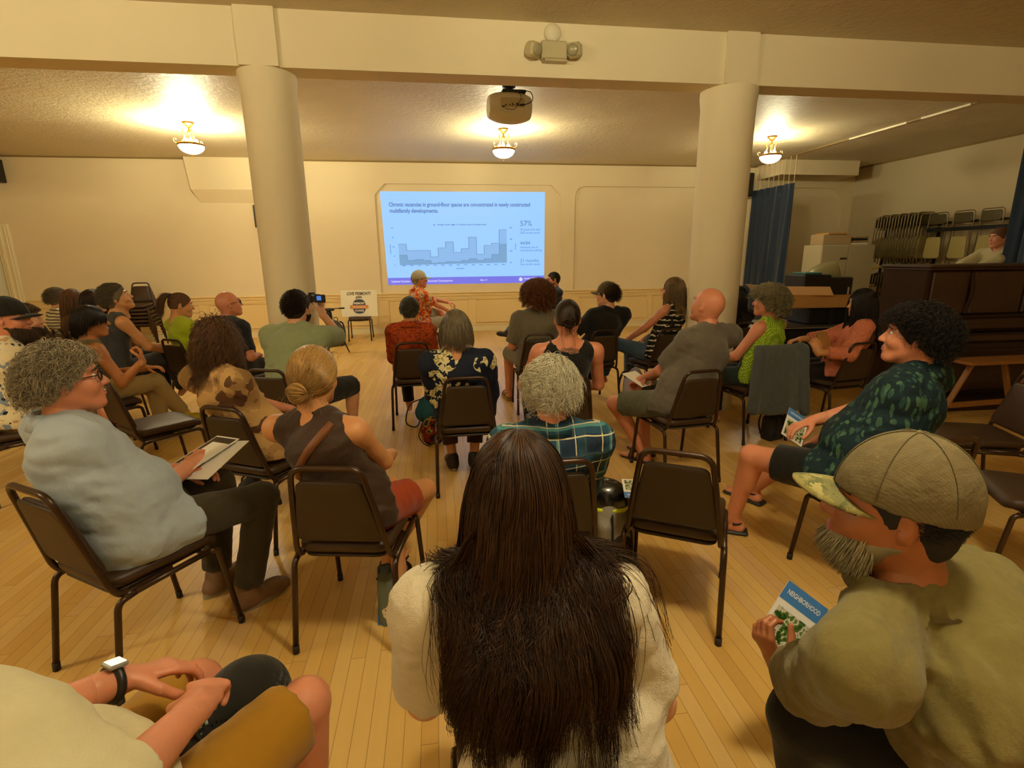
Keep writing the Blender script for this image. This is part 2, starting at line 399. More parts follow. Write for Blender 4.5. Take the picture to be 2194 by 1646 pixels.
HOLES = [recess(-1.2, 2.82, 3.16), recess_round(3.14, 6.9, 3.14), recess(8.15, 9.75, 3.15, .3)]
plate('wall_far', [(XL, 0), (XR, 0), (XR, CZ), (XL, CZ)], HOLES, WY, .06, M_WALL)
struct('wall_far_recess', [box((XL, WY+.055, 0), (XR, WY+.16, CZ))], M_WALL)
# wainscot, chair rail, trim frames
struct('trim_1', [box((-8.15, WY-.035, .80), (XR, WY, .855)), box((-8.15, WY-.055, .855), (XR, WY+.06, .885), .006), box((-8.15, WY-.02, .74), (XR, WY, .80))], M_WAIN)
struct('trim_2', [box((-8.15, WY-.012, .13), (XR, WY, .745))], M_WAIN)
k = 3
for x0, x1 in ((-7.95, -6.6), (-6.4, -4.95), (-4.75, -3.2), (-3.0, -1.3), (-1.05, .70), (.88, 2.95), (3.3, 4.93), (5.05, 6.9), (7.1, 8.9)):
    fr = []
    z0, z1, w = .2, .72, .018
    for a, b in (((x0, z0), (x1, z0)), ((x1, z0), (x1, z1)), ((x1, z1), (x0, z1)), ((x0, z1), (x0, z0))):
        lo = (min(a[0], b[0])-w/2, WY-.03, min(a[1], b[1])-w/2); hi = (max(a[0], b[0])+w/2, WY-.01, max(a[1], b[1])+w/2); fr.append(box(lo, hi, .005))
    struct('trim_%d' % k, fr, M_WAIN); k += 1
struct('baseboard_far', [box((-8.15, WY-.03, 0), (XR, WY, .12)), box((-8.15, WY-.045, 0), (XR, WY, .03))], M_BASEB)
struct('baseboard_right', [box((XR-.03, YB, 0), (XR, WY, .14))], M_BASEB)
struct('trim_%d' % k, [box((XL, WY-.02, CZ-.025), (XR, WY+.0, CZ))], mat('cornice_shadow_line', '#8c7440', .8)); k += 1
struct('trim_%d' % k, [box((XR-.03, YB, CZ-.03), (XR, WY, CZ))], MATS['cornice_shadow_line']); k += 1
# door at the far left
M_DOORF = mat('door_frame_paint', '#e8dcb4', .45)
dr = struct('door_1', [box((-9.3, WY-.02, 0), (-8.45, WY-.002, 2.2))], mat('door_paint', '#dfe2cf', .4))
struct('door_frame', [box((-8.42, WY-.06, 0), (-8.17, WY, 2.36), .01), box((-8.36, WY-.08, 0), (-8.30, WY-.05, 2.3), .01), box((-8.25, WY-.075, 0), (-8.22, WY-.05, 2.33), .008),
    box((-9.54, WY-.052, 2.2), (-8.18, WY-.001, 2.352), .01), box((-9.55, WY-.06, 0), (-9.3, WY, 2.36), .01)], M_DOORF, dr)
struct('door_panel', [box((-9.2, WY-.03, .25), (-8.55, WY-.018, .95), .008), box((-9.2, WY-.03, 1.1), (-8.55, WY-.018, 2.05), .008)], MATS['door_paint'], dr)
# soffit box on the far wall, left
struct('trim_%d' % k, [(np.array([(-4.78, WY-.16, CZ), (-4.72, WY-.16, 3.0), (-4.62, WY, 2.76), (-4.74, WY, CZ), (-3.0, WY-.16, CZ), (-3.0, WY-.16, 3.0), (-3.0, WY, 2.76), (-3.0, WY, CZ)]), [(0, 1, 2, 3), (7, 6, 5, 4), (0, 4, 5, 1), (1, 5, 6, 2), (0, 3, 7, 4), (3, 2, 6, 7)])], M_WALL); k += 1
# beam and columns
struct('trim_%d' % k, [box((XL, 5.0, 3.17), (XR, 5.26, CZ))], M_COLUMN); k += 1
for cx_, r_, p0, p1 in ((-1.36, .222, -1.51, -1.20), (2.91, .252, 2.73, 3.04)):
    prof = [(r_+.035, 0), (r_+.035, .10), (r_+.01, .14), (r_, .3), (r_+.004, 3.02), (r_+.016, 3.12), (r_+.016, 3.17)]
    o = struct('trim_%d' % k, [lathe(prof, 48, (cx_, 5.2, 0)), box((p0, 4.965, 3.17), (p1, 5.02, CZ))], M_COLUMN); smooth_auto(o, 40); k += 1
# soffit pieces by the right corner (dropped box)
struct('trim_%d' % k, [box((7.45, 10.9, 3.3), (9.3, WY, CZ))], M_WALL); k += 1
# ================================================================ things: fixtures
M_BRASS = mat('antique_brass', '#a87838', .32, .9, var=.1); M_BRASS_PALE = mat('pale_gilt_scroll', '#d9a860', .35, .8)
M_BOWL = emis('lit_alabaster_glass', (1.0, .88, .62), BOWL_E, (.9, .85, .7)); M_BULB = emis('lit_bulb', LAMP_COL, BULB_E)
def lamp(x, y, pw, label):
    t = thing('ceiling_lamp', label, 'lamp', (x, y, 0), 0, 'bowl ceiling lamps')
    smooth_auto(obj('canopy', [lathe([(.035, 3.53), (.05, 3.56), (.075, 3.575), (.085, 3.60)], 24)], M_BRASS, t))
    obj('stem', [lathe([(.011, 3.27), (.011, 3.54)], 10), lathe([(.02, 3.44), (.03, 3.46), (.02, 3.49)], 12)], M_BRASS, t, True)
    smooth_auto(obj('rim', [lathe([(.165, 3.27), (.178, 3.275), (.185, 3.295), (.178, 3.31), (.168, 3.305), (.16, 3.29)], 36)], M_BRASS, t))
    em = M_BOWL; bu = M_BULB
    if pw != 1.0:
        em = emis('lit_alabaster_glass_%.1f' % pw, (1.0, .88, .62), BOWL_E*pw, (.9, .85, .7)); bu = emis('lit_bulb_%.1f' % pw, LAMP_COL, BULB_E*pw)
    prof = [(.012, 3.165)]+[(.172*math.sin(a), 3.285-.12*math.cos(a)) for a in np.linspace(.12, PI/2, 12)]
    obj('glass_bowl', [lathe(prof+[(.165, 3.285)]+[(.16*math.sin(a), 3.285-.112*math.cos(a)) for a in np.linspace(PI/2, .15, 10)], 32)], em, t, True)
    obj('finial', [lathe([(.004, 3.118), (.010, 3.128), (.006, 3.14), (.018, 3.15), (.022, 3.165)], 14)], M_BRASS, t, True)
    for k in range(3):
        a = 2*PI*k/3+.5+x; d = np.array([math.cos(a), math.sin(a), 0]); up = np.array([0, 0, 1.])
        P = [(.03, 3.50), (.075, 3.515), (.09, 3.47), (.07, 3.43), (.085, 3.37), (.14, 3.315), (.195, 3.31), (.225, 3.34), (.215, 3.375), (.19, 3.372), (.192, 3.35)]
        pts = smoothpath([d*r+up*z for r, z in P], 5); n = len(pts); obj('scroll_arm', [tube(pts, [.004+.007*math.sin(PI*min(1, i/(n*.8))) for i in range(n)], 8)], M_BRASS_PALE, t, True)
    obj('bulb', [ell((.075*math.cos(a), .075*math.sin(a), 3.335), (.024, .024, .034), 10, 6) for a in (0.3, 2.4, 4.5)], bu, t, True)
    return t
LL = ['lit bowl ceiling lamp left of the left column', 'lit bowl ceiling lamp just below the white projector', 'lit bowl ceiling lamp right of the right column, above the blue curtain',
      'bowl ceiling lamp above the left side of the audience, out of the picture', 'bowl ceiling lamp above the middle of the audience, out of the picture',
      'bowl ceiling lamp behind the camera on the left', 'bowl ceiling lamp behind the camera in the middle']
for (x, y, p), l in zip(LAMPS, LL): lamp(x, y, p, l)
# projector
M_WPL = mat('off_white_plastic', '#d8d0bb', .45); M_DK = mat('black_plastic', '#15130f', .45); M_DK2 = mat('charcoal_metal', '#24221d', .5)
pj = thing('ceiling_projector', 'white ceiling projector with black cables above the middle lamp', 'projector', (.96, 6.72, 0), math.radians(3))
g = Grid((-.3, -.2, 3.14), (.3, .2, 3.62), .012); g.add(elp((0, 0, 3.36), (.34, .19, .18)), .01); g.cut((0, -.155, 0), (0, -1, 0)); g.cut((0, 0, 3.51), (0, 0, 1)); g.cut((.26, 0, 0), (1, 0, 0)); g.cut((-.26, 0, 0), (-1, 0, 0))
obj('projector_body', [g.mesh()], M_WPL, pj, True)
obj('port_panel', [box((-.12, -.166, 3.335), (.15, -.15, 3.43), .003)], mat('port_panel_beige', '#b8aa86', .5), pj)
obj('port', [box((x, -.172, z), (x+w, -.160, z+h)) for x, z, w, h in ((-.08, 3.345, .015, .012), (-.03, 3.345, .012, .012), (0, 3.345, .01, .03), (.02, 3.35, .012, .01), (.05, 3.36, .03, .012), (.055, 3.345, .025, .01), (.09, 3.345, .03, .012), (-.115, 3.325, .03, .014))], M_DK, pj)
obj('ceiling_mount', [box((-.1, -.13, 3.50), (.18, .06, 3.53), .004), box((-.07, -.05, 3.49), (-.04, .03, 3.53)), box((.09, -.05, 3.49), (.12, .03, 3.53)), lathe([(.05, 3.52), (.05, 3.57), (.08, 3.58), (.08, 3.6)], 16)], M_DK2, pj)
obj('cable', [tube(smoothpath([(.12, -.12, 3.52), (.22, -.18, 3.49), (.24, -.19, 3.40), (.14, -.19, 3.35), (.09, -.17, 3.355)]), .005, 8), tube(smoothpath([(.08, -.12, 3.52), (.11, -.175, 3.43), (.06, -.18, 3.35), (.02, -.18, 3.30), (-.08, -.175, 3.31)]), .003, 6), box((.1, -.195, 3.345), (.15, -.175, 3.36))], M_DK, pj, True)
# smoke detector and emergency light on the beam
sd = obj('smoke_detector', [xf(lathe([(.075, 0), (.075, .02), (.068, .035), (.03, .042), (0.0001, .043)], 32), rx(PI/2), (1.10, 4.998, 3.515))], mat('detector_plastic', '#dcd3b4', .5), None, True)
tag(sd, 'round white smoke detector at the top of the beam above the emergency light', 'smoke detector')
M_EL = mat('emergency_light_plastic', '#b9ad84', .4); M_LENS = mat('emergency_lens', '#a8a384', .15, .2, coat=.5)
el = thing('emergency_light', 'beige twin-head emergency light on the white beam above the projector', 'light', (1.105, 4.995, 3.37))
obj('battery_box', [box((-.115, -.07, -.075), (.115, 0, .07), .01), box((-.10, -.062, -.09), (.12, 0, -.07), .004)], M_EL, el)
for s in (-1, 1):
    M = rz(-s*.5) @ rx(.25); h = obj('lamp_head', [xf(box((-.06, -.06, -.06), (.06, .05, .06), .02), M, (s*.185, -.05, -.005+(.01 if s > 0 else 0)))], M_EL, el)
    obj('lens', [xf(lathe([(.045, 0), (.047, .01), (.03, .02), (.0001, .022)], 20), M @ rx(PI/2), np.array((s*.185, -.05, -.005+(.01 if s > 0 else 0)))+M @ np.array((0, -.058, 0)))], M_LENS, h, True)
obj('indicator_light', [ell((-.09, -.066, -.08), (.006, .006, .006), 8, 6)], M_DK, el)
# wall speakers, dark frame behind the left column, ceiling track
for nm, lb, lo, hi in (('wall_speaker', 'black wall speaker high on the far wall at the left edge', (-8.35, 11.45, 3.1), (-8.02, 11.78, 3.52)),
                       ('wall_speaker', 'black wall speaker high behind the right column', (6.9, 11.5, 2.92), (7.22, 11.78, 3.42))):
    c = [(lo[i]+hi[i])/2 for i in range(3)]; t = thing(nm, lb, 'speaker', (c[0], c[1], c[2])); w, d, h = [(hi[i]-lo[i])/2 for i in range(3)]
    obj('cabinet', [box((-w, -d, -h), (w, d, h), .015)], M_DK, t); obj('grille', [box((-w+.02, -d-.012, -h+.02), (w-.02, -d, h-.02), .005)], mat('speaker_grille', '#1c1a14', .8, bmp=.6, bscale=600), t)
    obj('bracket', [box((-.03, d, -.06), (.03, d+.02, .06))], M_DK2, t)
tag(obj('picture_frame', [box((-3.64, 11.755, 2.28), (-3.42, 11.79, 2.72), .006), box((-3.62, 11.75, 2.31), (-3.44, 11.757, 2.69))], mat('dark_frame', '#2c2110', .5)), 'narrow dark framed picture half hidden by the left column', 'picture')
ct = thing('curtain_track', 'curtain track running along the ceiling on the right, partly white', 'curtain track', (7.33, 0, 3.6))
obj('rail', [box((-.012, 3.0, -.02), (.012, 11.8, -.0))], mat('track_brown', '#8a7248', .6), ct)
obj('white_cover', [box((-.02, y0, -.026), (.02, y1, -.001)) for y0, y1 in ((6.75, 7.5), (7.75, 8.9))], mat('white_track_cover', '#e8dfc0', .5), ct)
# ================================================================ projected slide on the wall
def slidemat(n, h, s=1.0): return emis('slide_'+n, h, s, (.05, .05, .05))
SL = thing('projected_slide', 'bright blue projected slide with a bar chart on the far wall', 'projection', (0, 0, 0))
Q = [np.array(p) for p in ((-1.04, WY+.052, 1.06), (2.46, WY+.052, 1.06), (2.47, WY+.052, 3.02), (-1.09, WY+.052, 3.01))]
def uv(u, v, lift=0.0): p = Q[0]*(1-u)*(1-v)+Q[1]*u*(1-v)+Q[2]*u*v+Q[3]*(1-u)*v; return p+np.array([0, -lift, 0])
def spoly(pts, lift): return (np.array([uv(u, v, lift) for u, v in pts]), [tuple(range(len(pts)))])
def srect(u0, v0, u1, v1, lift): return spoly([(u0, v0), (u1, v0), (u1, v1), (u0, v1)], lift)
SB = '#8fc4ff'
obj('slide_background', [srect(0, 0, 1, 1, .001)], slidemat('bg', SB, 1.08), SL)
obj('slide_footer', [srect(0, 0, 1, .078, .002)], slidemat('footer', '#6f70e8', .95), SL)
bars1 = [.585, .51, .51, .51, .43, .535, .60, .48, .525, .655, .45, .555, .58, .745]
bars2 = [.45, .39, .395, .385, .35, .355, .365, .365, .38, .395, .372, .39, .44, .565]
U0, U1, VB = .065, .765, .325-.0
# chart area measured in slide units
def cv(y): return 1-(y-190)/(1135-190)
X0 = [(342+i*(1472-342)/14-165-40)/(1860-165-20)*1.0 for i in range(15)]
Y1 = [712, 778, 778, 778, 845, 755, 693, 802, 763, 645, 824, 732, 710, 570]; Y2 = [825, 880, 872, 883, 912, 907, 898, 900, 886, 870, 888, 872, 828, 722]; YB2 = 930
top = []; low = []; seg1 = []; seg2 = []
for i in range(14):
    vb = cv(YB2-(i*1.0)); obs = srect(X0[i], vb, X0[i+1], cv(Y1[i]), .003); seg1.append(obs); seg2.append(srect(X0[i], vb, X0[i+1], cv(Y2[i]), .004))
    top.append(srect(X0[i], cv(Y1[i])-.004, X0[i+1], cv(Y1[i]), .005)); low.append(srect(X0[i], cv(Y2[i])-.004, X0[i+1], cv(Y2[i]), .005))
    if i:
        a, b = sorted((cv(Y1[i-1]), cv(Y1[i]))); top.append(srect(X0[i]-.0015, a-.004, X0[i]+.0015, b, .005)); a, b = sorted((cv(Y2[i-1]), cv(Y2[i]))); low.append(srect(X0[i]-.0015, a-.004, X0[i]+.0015, b, .005))
obj('chart_area', seg1, slidemat('area1', '#85b9ee', .95), SL); obj('chart_area', seg2, slidemat('area2', '#73a8d8', .9), SL)
obj('chart_outline', top+low, slidemat('line', '#5f8fc0', .8), SL)
M_STX = slidemat('text', '#4d78bc', .85); M_STXL = slidemat('text_light', '#9fc0c8', .95); M_SWH = slidemat('white_text', '#dcdcff', 1.0)
def textmesh(s, size, align='LEFT', extrude=0.0, bold=0.0):
    cu = bpy.data.curves.new('text', 'FONT'); cu.body = s; cu.size = size; cu.align_x = align; cu.extrude = extrude; cu.offset = bold; cu.resolution_u = 2
    o = bpy.data.objects.new('t', cu); COL.objects.link(o); dg = bpy.context.evaluated_depsgraph_get(); me = bpy.data.meshes.new_from_object(o.evaluated_get(dg)); bpy.data.objects.remove(o)
    V = np.zeros(len(me.vertices)*3); me.vertices.foreach_get('co', V); F = [tuple(p.vertices) for p in me.polygons]; bpy.data.meshes.remove(me); return V.reshape(-1, 3), F
SCU = 1/3.52; SCV = 1/1.95
def stext(s, u, v, size, m, bold=0.004, align='LEFT', lift=.006, name='slide_text', rot=0, wid=None):
    V, F = textmesh(s, size, align, 0, bold)
    if wid: V[:, 0] *= wid/max(1e-6, V[:, 0].max()-V[:, 0].min())
    if rot: V = V @ rz(rot).T
    W = np.array([uv(u+p[0]*SCU, v+p[1]*SCV, lift) for p in V]); return obj(name, [(W, F)], m, SL)
stext('WHAT VACANCY LOOKS LIKE', .045, .905, .055, M_STXL, 0, wid=.52)
stext('Chronic vacancies in ground-floor spaces are concentrated in newly constructed', .045, .845, .115, M_STX, .003, wid=3.03)
stext('multifamily developments.', .047, .78, .115, M_STX, .003, wid=1.02)
stext('57%', .842, .635, .16, M_STX, 0); stext('Of spaces built after', .842, .585, .065, M_STX, 0, wid=.46); stext('2020 remain vacant', .842, .55, .065, M_STX, 0, wid=.45)
stext('44/84', .842, .43, .10, M_STX, 0); stext('vacancies are in', .842, .39, .065, M_STX, 0); stext('multi-family buildings', .842, .355, .065, M_STX, 0, wid=.5)
stext('21 months', .842, .235, .10, M_STX, 0); stext('Avg. months vacant', .842, .20, .065, M_STX, 0, wid=.46)
stext('Average months vacant', .325, .645, .042, M_STX, .001); stext('% of Spaces Vacant by building decade', .445, .645, .042, M_STX, .001)
obj('legend_key', [srect(.303, .642, .311, .654, .006), srect(.422, .642, .430, .654, .006)], M_STX, SL)
stext('YEAR BUILT', .43, .165, .036, M_STX, .001)
for i, s in enumerate(('1880s', '1900s', '1910s', '1920s', '1930s', '1940s', '1950s', '1960s', '1970s', '1980s', '1990s', '2000s', '2010s', '2020s')): stext(s, X0[i]+.012, .205, .034, M_STX, .001)
for s, v in (('40', .61), ('30', .51), ('20', .41), ('10', .31), ('0', .21)): stext(s, .047, v, .038, M_STX, .001)
for s, v in (('60%', .61), ('40%', .485), ('20%', .355), ('0%', .225)): stext(s, .775, v, .036, M_STX, .001)
stext('months vacant', .035, .34, .034, M_STX, .001, rot=PI/2); stext('% vacant', .815, .38, .034, M_STX, .001, rot=PI/2)
stext('Updated October 2024 | Office of Economic Development', .02, .028, .062, M_SWH, .001, wid=1.35); stext('Slide 19', .58, .03, .05, M_SWH, .001); stext('Seattle Office of', .865, .04, .055, M_SWH, .001, wid=.36)
obj('slide_emblem', [spoly([(.845+.012*math.cos(a), .04+.022*math.sin(a)) for a in np.linspace(0, 2*PI, 16, False)], .006)], M_SWH, SL)
# ================================================================ chairs
M_CHF = mat('brown_chair_frame', '#3a2614', .32, .35, spec=.5); M_CHV = mat('brown_vinyl', '#3a2817', .45, bmp=.25, bscale=500, bd=.001, spec=.4); M_CHB = mat('brown_back_shell', '#32230f', .55, bmp=.2, bscale=400, bd=.001)
M_FOOTT = mat('brown_foot_cap', '#1c120a', .6)
def pad(outline, z_of, th, dome=.012, rad=.012):
    """soft padded slab from a closed outline; z_of(x,y) gives the mid surface"""
    P = np.array(outline, float); c = P.mean(0); n = len(P); rings = []
    for s, z in ((.0, th/2+dome), (.5, th/2+dome*.8), (.85, th/2+dome*.3), (.97, th/2), (1.0, th/2-rad), (1.0, -th/2+rad), (.97, -th/2), (.5, -th/2), (.0, -th/2)): rings.append((c+(P-c)*max(s, .001), z))
    V = []; F = []
    for R_, z in rings:
        for p in R_: V.append((p[0], p[1], z_of(p[0], p[1])+z))
    for i in range(len(rings)-1):
        for k_ in range(n): F.append((i*n+k_, (i+1)*n+k_, (i+1)*n+(k_+1) % n, i*n+(k_+1) % n))
    return (np.array(V), F)
def rrect(x0, y0, x1, y1, r, tx=0.0, n=4):
    """rounded trapezoid outline: tx narrows the y1 side"""
    o = []
    for cx, cy, a0 in ((x1-tx-r, y1-r, 0), (x0+tx+r, y1-r, PI/2), (x0+r, y0+r, PI), (x1-r, y0+r, 1.5*PI)):
        for k_ in range(n+1): a = a0+PI/2*k_/n; o.append((cx+r*math.cos(a), cy+r*math.sin(a)))
    return o
def make_chair(label, group, loc, th):
    t = thing('stacking_chair', label, 'chair', (loc[0], loc[1], 0), -math.radians(th), group)
    seat = pad(rrect(-.195, -.20, .195, .235, .06, -.012), lambda x, y: .455-.03*max(0, (y-.12)/.12)**2+.01*abs(y)/.2, .042, .014, .014)
    s = obj('seat', [seat], M_CHV, t, True)
    obj('seat_pan', [pad(rrect(-.18, -.185, .18, .2, .05), lambda x, y: .422, .016, 0, .004)], M_CHB, s, True)
    def bk(x, z): return -.196-(z-.47)*.235
    # back pad (front vinyl) and rear shell
    ol = rrect(-.178, .505, .178, .795, .035, .045); ol = [(x, z) for x, z in ol]
    V, F = pad(ol, lambda x, z: 0, .022, .012, .008); W = np.stack([V[:, 0], np.array([bk(x, z) for x, z in V[:, :2]])+V[:, 2]+.012, V[:, 1]], 1)
    b = obj('backrest', [(W, [f[::-1] for f in F])], M_CHV, t, True)
    V, F = pad(ol, lambda x, z: 0, .012, .002, .004); W = np.stack([V[:, 0], np.array([bk(x, z) for x, z in V[:, :2]])-V[:, 2]-.006, V[:, 1]], 1)
    obj('back_shell', [(W, F)], M_CHB, b, True)
    pts = [(-.19, .02, .415), (-.196, -.17, .412), (-.192, -.200, .46), (-.165, -.245, .66), (-.135, -.29, .855), (.135, -.29, .855), (.165, -.245, .66), (.192, -.200, .46), (.196, -.17, .412), (.19, .02, .415)]
    obj('back_frame', [tube(fillet(pts, .055, 6), .0125, 8)], M_CHF, t, True)
    for sx in (-1, 1):
        obj('seat_frame', [tube([(sx*.208, .19, .41), (sx*.21, -.17, .408)], .012, 8), tube([(sx*.208, .15, .41), (-sx*.0, .15, .40)], .009, 6)], M_CHF, t, True)
        for fr in (1, -1):
            p = fillet([(sx*.208, fr*.17-(.0 if fr > 0 else -.03), .41), (sx*.211, fr*.205, .40), (sx*.222, fr*.255, .02)], .05, 5) if fr > 0 else fillet([(sx*.21, -.13, .408), (sx*.212, -.195, .40), (sx*.220, -.255, .02)], .05, 5)
            l = obj('leg', [tube(p, .0125, 8)], M_CHF, t, True)
            obj('foot_cap', [tube([(sx*(.222 if fr > 0 else .220), fr*.2535, .035), (sx*(.222 if fr > 0 else .220), fr*.256, .0)], .0145, 8)], M_FOOTT, l, True)
    return t
def copy_tree(o, parent=None):
    c = o.copy(); COL.objects.link(c); c.parent = parent
    for ch in [x for x in bpy.data.objects if x.parent == o]: copy_tree(ch, c)
    return c
CH0 = None; KIDS = None
def chair(label, group, loc, th, z=0.0, tilt=0.0):
    global CH0
    if CH0 is None: CH0 = make_chair(label, group, loc, th); t = CH0
    else:
        t = CH0.copy(); COL.objects.link(t); t['label'] = label; t['group'] = group
        for ch in CH0.children:
            c = ch.copy(); COL.objects.link(c); c.parent = t
            for g_ in ch.children: d = g_.copy(); COL.objects.link(d); d.parent = c
    t.location = (loc[0], loc[1], z); t.rotation_euler = (tilt, 0, -math.radians(th)); return t
GR = 'brown stacking chairs of the audience'
CHAIRS = {  # key: (x, y, facing, label)
 'A': (-1.28, 2.12, 33, 'brown chair under the grey-haired man in the pale blue shirt'),
 'B': (-.39, 2.18, 11, 'brown stacking chair under the blonde woman with a hair bun'),
 'C': (-1.04, 3.10, 27, 'brown chair under the curly person in the camouflage shirt'),
 'D': (-1.15, 4.10, 18, 'brown stacking chair behind the man filming in the pale green shirt'),
 'E': (-2.50, 5.80, 32, 'brown stacking chair under the woman in the lime green top'),
 'N': (-2.05, 5.50, 25, 'brown stacking chair under the bald man with glasses'),
 'F': (-2.07, 3.95, 42, 'empty brown stacking chair beside the man in the pale blue shirt'),
 'G': (-2.85, 4.68, 42, 'brown stacking chair under the woman with the black bob'),
 'H': (-3.15, 5.55, 40, 'brown stacking chair under the person in the dark grey sleeveless top'),
 'S': (-4.72, 7.45, 42, 'brown stacking chair under the person in the striped shirt'),
 'T': (-4.27, 7.0, 42, 'brown stacking chair under the long-haired woman beside the striped shirt'),
 'U': (-3.85, 6.62, 42, 'brown stacking chair under the dark-haired person at the row end'),
 'V': (-2.95, 4.0, 50, 'brown stacking chair under the bearded man in the black cap'),
 'L': (1.07, 2.07, 31, 'empty brown stacking chair right of the long-haired woman, brochure on its seat'),
 'O': (-.25, 5.14, 0, 'brown stacking chair under the person in the orange shirt'),
 'Q': (.17, 3.60, 0, 'brown stacking chair under the woman in the navy floral shirt'),
 'R': (.83, 3.49, 0, 'brown stacking chair under the woman with the back tattoo'),
 'X': (1.03, 5.42, 2, 'brown stacking chair under the person with curly auburn hair'),
 'Y': (1.72, 5.55, -8, 'brown stacking chair under the person in the brown cap and black shirt'),
 'Z': (2.42, 5.50, -12, 'brown stacking chair left of the right column, under the long-haired woman'),
 'b': (1.75, 3.50, -6, 'brown stacking chair under the bald man in the grey shirt'),
 'c': (3.45, 5.80, -15, 'brown stacking chair just right of the right column, under the dark-haired person'),
 'd': (2.80, 4.22, -6, 'brown stacking chair with a grey denim jacket hung on its back'),
 'e': (3.68, 4.30, -8, 'brown stacking chair under the woman in the salmon blouse'),
 'f': (2.10, 2.05, -6, 'brown stacking chair under the man in the green leaf shirt'),
 'g': (.43, 2.10, 0, 'brown stacking chair under the white-haired person in the plaid shirt'),
 'h': (3.45, 2.75, -70, 'empty brown stacking chair right of the man in the leaf shirt'),
 'i': (2.95, 1.95, -60, 'empty brown stacking chair at the right edge behind the camouflage cap'),
 'j': (.20, .86, 2, 'brown stacking chair under the woman with very long dark hair'),
 'k': (1.16, .72, -20, 'brown stacking chair under the man in the camouflage cap'),
}
CH = {}
for kk, (x, y, a, lb) in CHAIRS.items(): CH[kk] = chair(lb, GR, (x, y), a)
chair('brown stacking chair under the man in the orange patterned shirt and cap', GR, (-.28, 8.95), 70)
chair('brown stacking chair under the man in the navy shirt at the right of the slide', GR, (1.95, 9.2), -95)
chair('brown stacking chair holding the white sign by the far wall', GR, (-1.58, 11.0), 178)
# stacks at the far left wall
for n_, (x, y, nc, lab) in enumerate(((-5.62, 11.0, 6, 'right-hand stack by the far left wall'), (-6.15, 11.0, 6, 'left-hand stack by the far left wall'))):
    for i in range(nc):
        pos = 'topmost' if i == nc-1 else ('lowest' if i == 0 else '%s from the bottom' % ('second', 'third', 'fourth', 'fifth', 'sixth', 'seventh', 'eighth')[i-1])
        chair('brown stacking chair, %s in the %s' % (pos, lab), 'stacked brown chairs', (x-.004*i, y-.03*i), 172, z=.072*i)
# ================================================================ right-hand side of the hall
M_WOODD = mat('dark_walnut', '#33200e', .8, spec=.2, var=.35, vscale=6, bmp=.1, bscale=60); M_WOODD2 = mat('piano_panel_walnut', '#3c2510', .55, var=.3, vscale=5)
M_OAK = mat('worn_oak', '#8a5a24', .55, var=.25, vscale=12)
p = thing('upright_piano', 'old dark wooden upright piano at the right edge', 'piano', (5.1, 4.75, 0), -math.radians(2))
obj('piano_case', [box((.02, .12, .02), (1.62, .66, 1.47), .01), box((.0, .10, 0), (.06, .68, 1.47), .01), box((1.58, .10, 0), (1.64, .68, 1.47), .01)], M_WOODD, p)
obj('top_lid', [box((-.03, .04, 1.47), (1.67, .70, 1.50), .008), box((-.015, .055, 1.445), (1.65, .69, 1.47), .008)], M_WOODD2, p)
obj('upper_panel', [box((.07, .085, .98), (.50, .12, 1.43), .012), box((.54, .075, .98), (1.15, .12, 1.43), .012), box((1.19, .085, .98), (1.57, .12, 1.43), .012)], M_WOODD2, p)
obj('pilaster_scroll', [tube(smoothpath([(.52, .09, 1.42), (.52, .06, 1.2), (.5, .07, 1.05), (.47, .05, .99)]), [.02]*25 if False else .02, 8)], M_WOODD, p, True)
obj('music_shelf', [box((.04, -.02, .95), (1.60, .12, .975), .006)], M_WOODD, p)
obj('fall_board', [box((.07, -.02, .80), (1.57, .10, .955), .03), beam((.07, -.03, .86), (1.57, -.03, .86), .02, .05, bv=.005)], M_WOODD2, p)
obj('key_bed', [box((0, -.26, .66), (1.64, .14, .715), .01), box((0, -.24, .715), (.075, .10, .80), .012), box((1.565, -.24, .715), (1.64, .10, .80), .012), box((.02, -.27, .63), (1.62, -.2, .665), .006)], M_WOODD, p)
obj('key_lid', [box((.075, -.24, .715), (1.565, .0, .79), .03)], M_WOODD2, p)
for x in (.04, 1.60): obj('leg', [lathe([(.035, .0), (.045, .05), (.03, .09), (.042, .3), (.03, .52), (.05, .58), (.045, .66)], 16, (x, -.2, 0)), box((x-.04, -.25, 0), (x+.04, .14, .05), .006)], M_WOODD, p, True)
obj('lower_panel', [box((.08, .10, .12), (1.56, .125, .62), .01)], M_WOODD2, p); obj('toe_rail', [box((.0, -.26, 0), (1.64, .14, .08), .01)], M_WOODD, p)
# wooden folding bench (two trestles) in front of the piano
b = thing('wooden_trestle_bench', 'worn wooden trestle bench leaning in front of the piano', 'bench', (4.72, 3.78, 0), 0)
obj('leg', [beam((.02, .36, .02), (.30, .36, .60), .05, .025, bv=.004)], M_OAK, b); obj('leg', [beam((.62, .30, .02), (.92, .30, .66), .05, .03, bv=.004)], M_OAK, b)
obj('leg', [beam((.95, .42, .02), (.72, .42, .6), .05, .03, bv=.004)], M_OAK, b)
obj('stretcher', [beam((.1, .33, .2), (1.2, .33, .22), .03, .05, bv=.004)], M_OAK, b); obj('bench_top', [box((.15, .24, .6), (1.5, .5, .63), .006)], M_OAK, b)
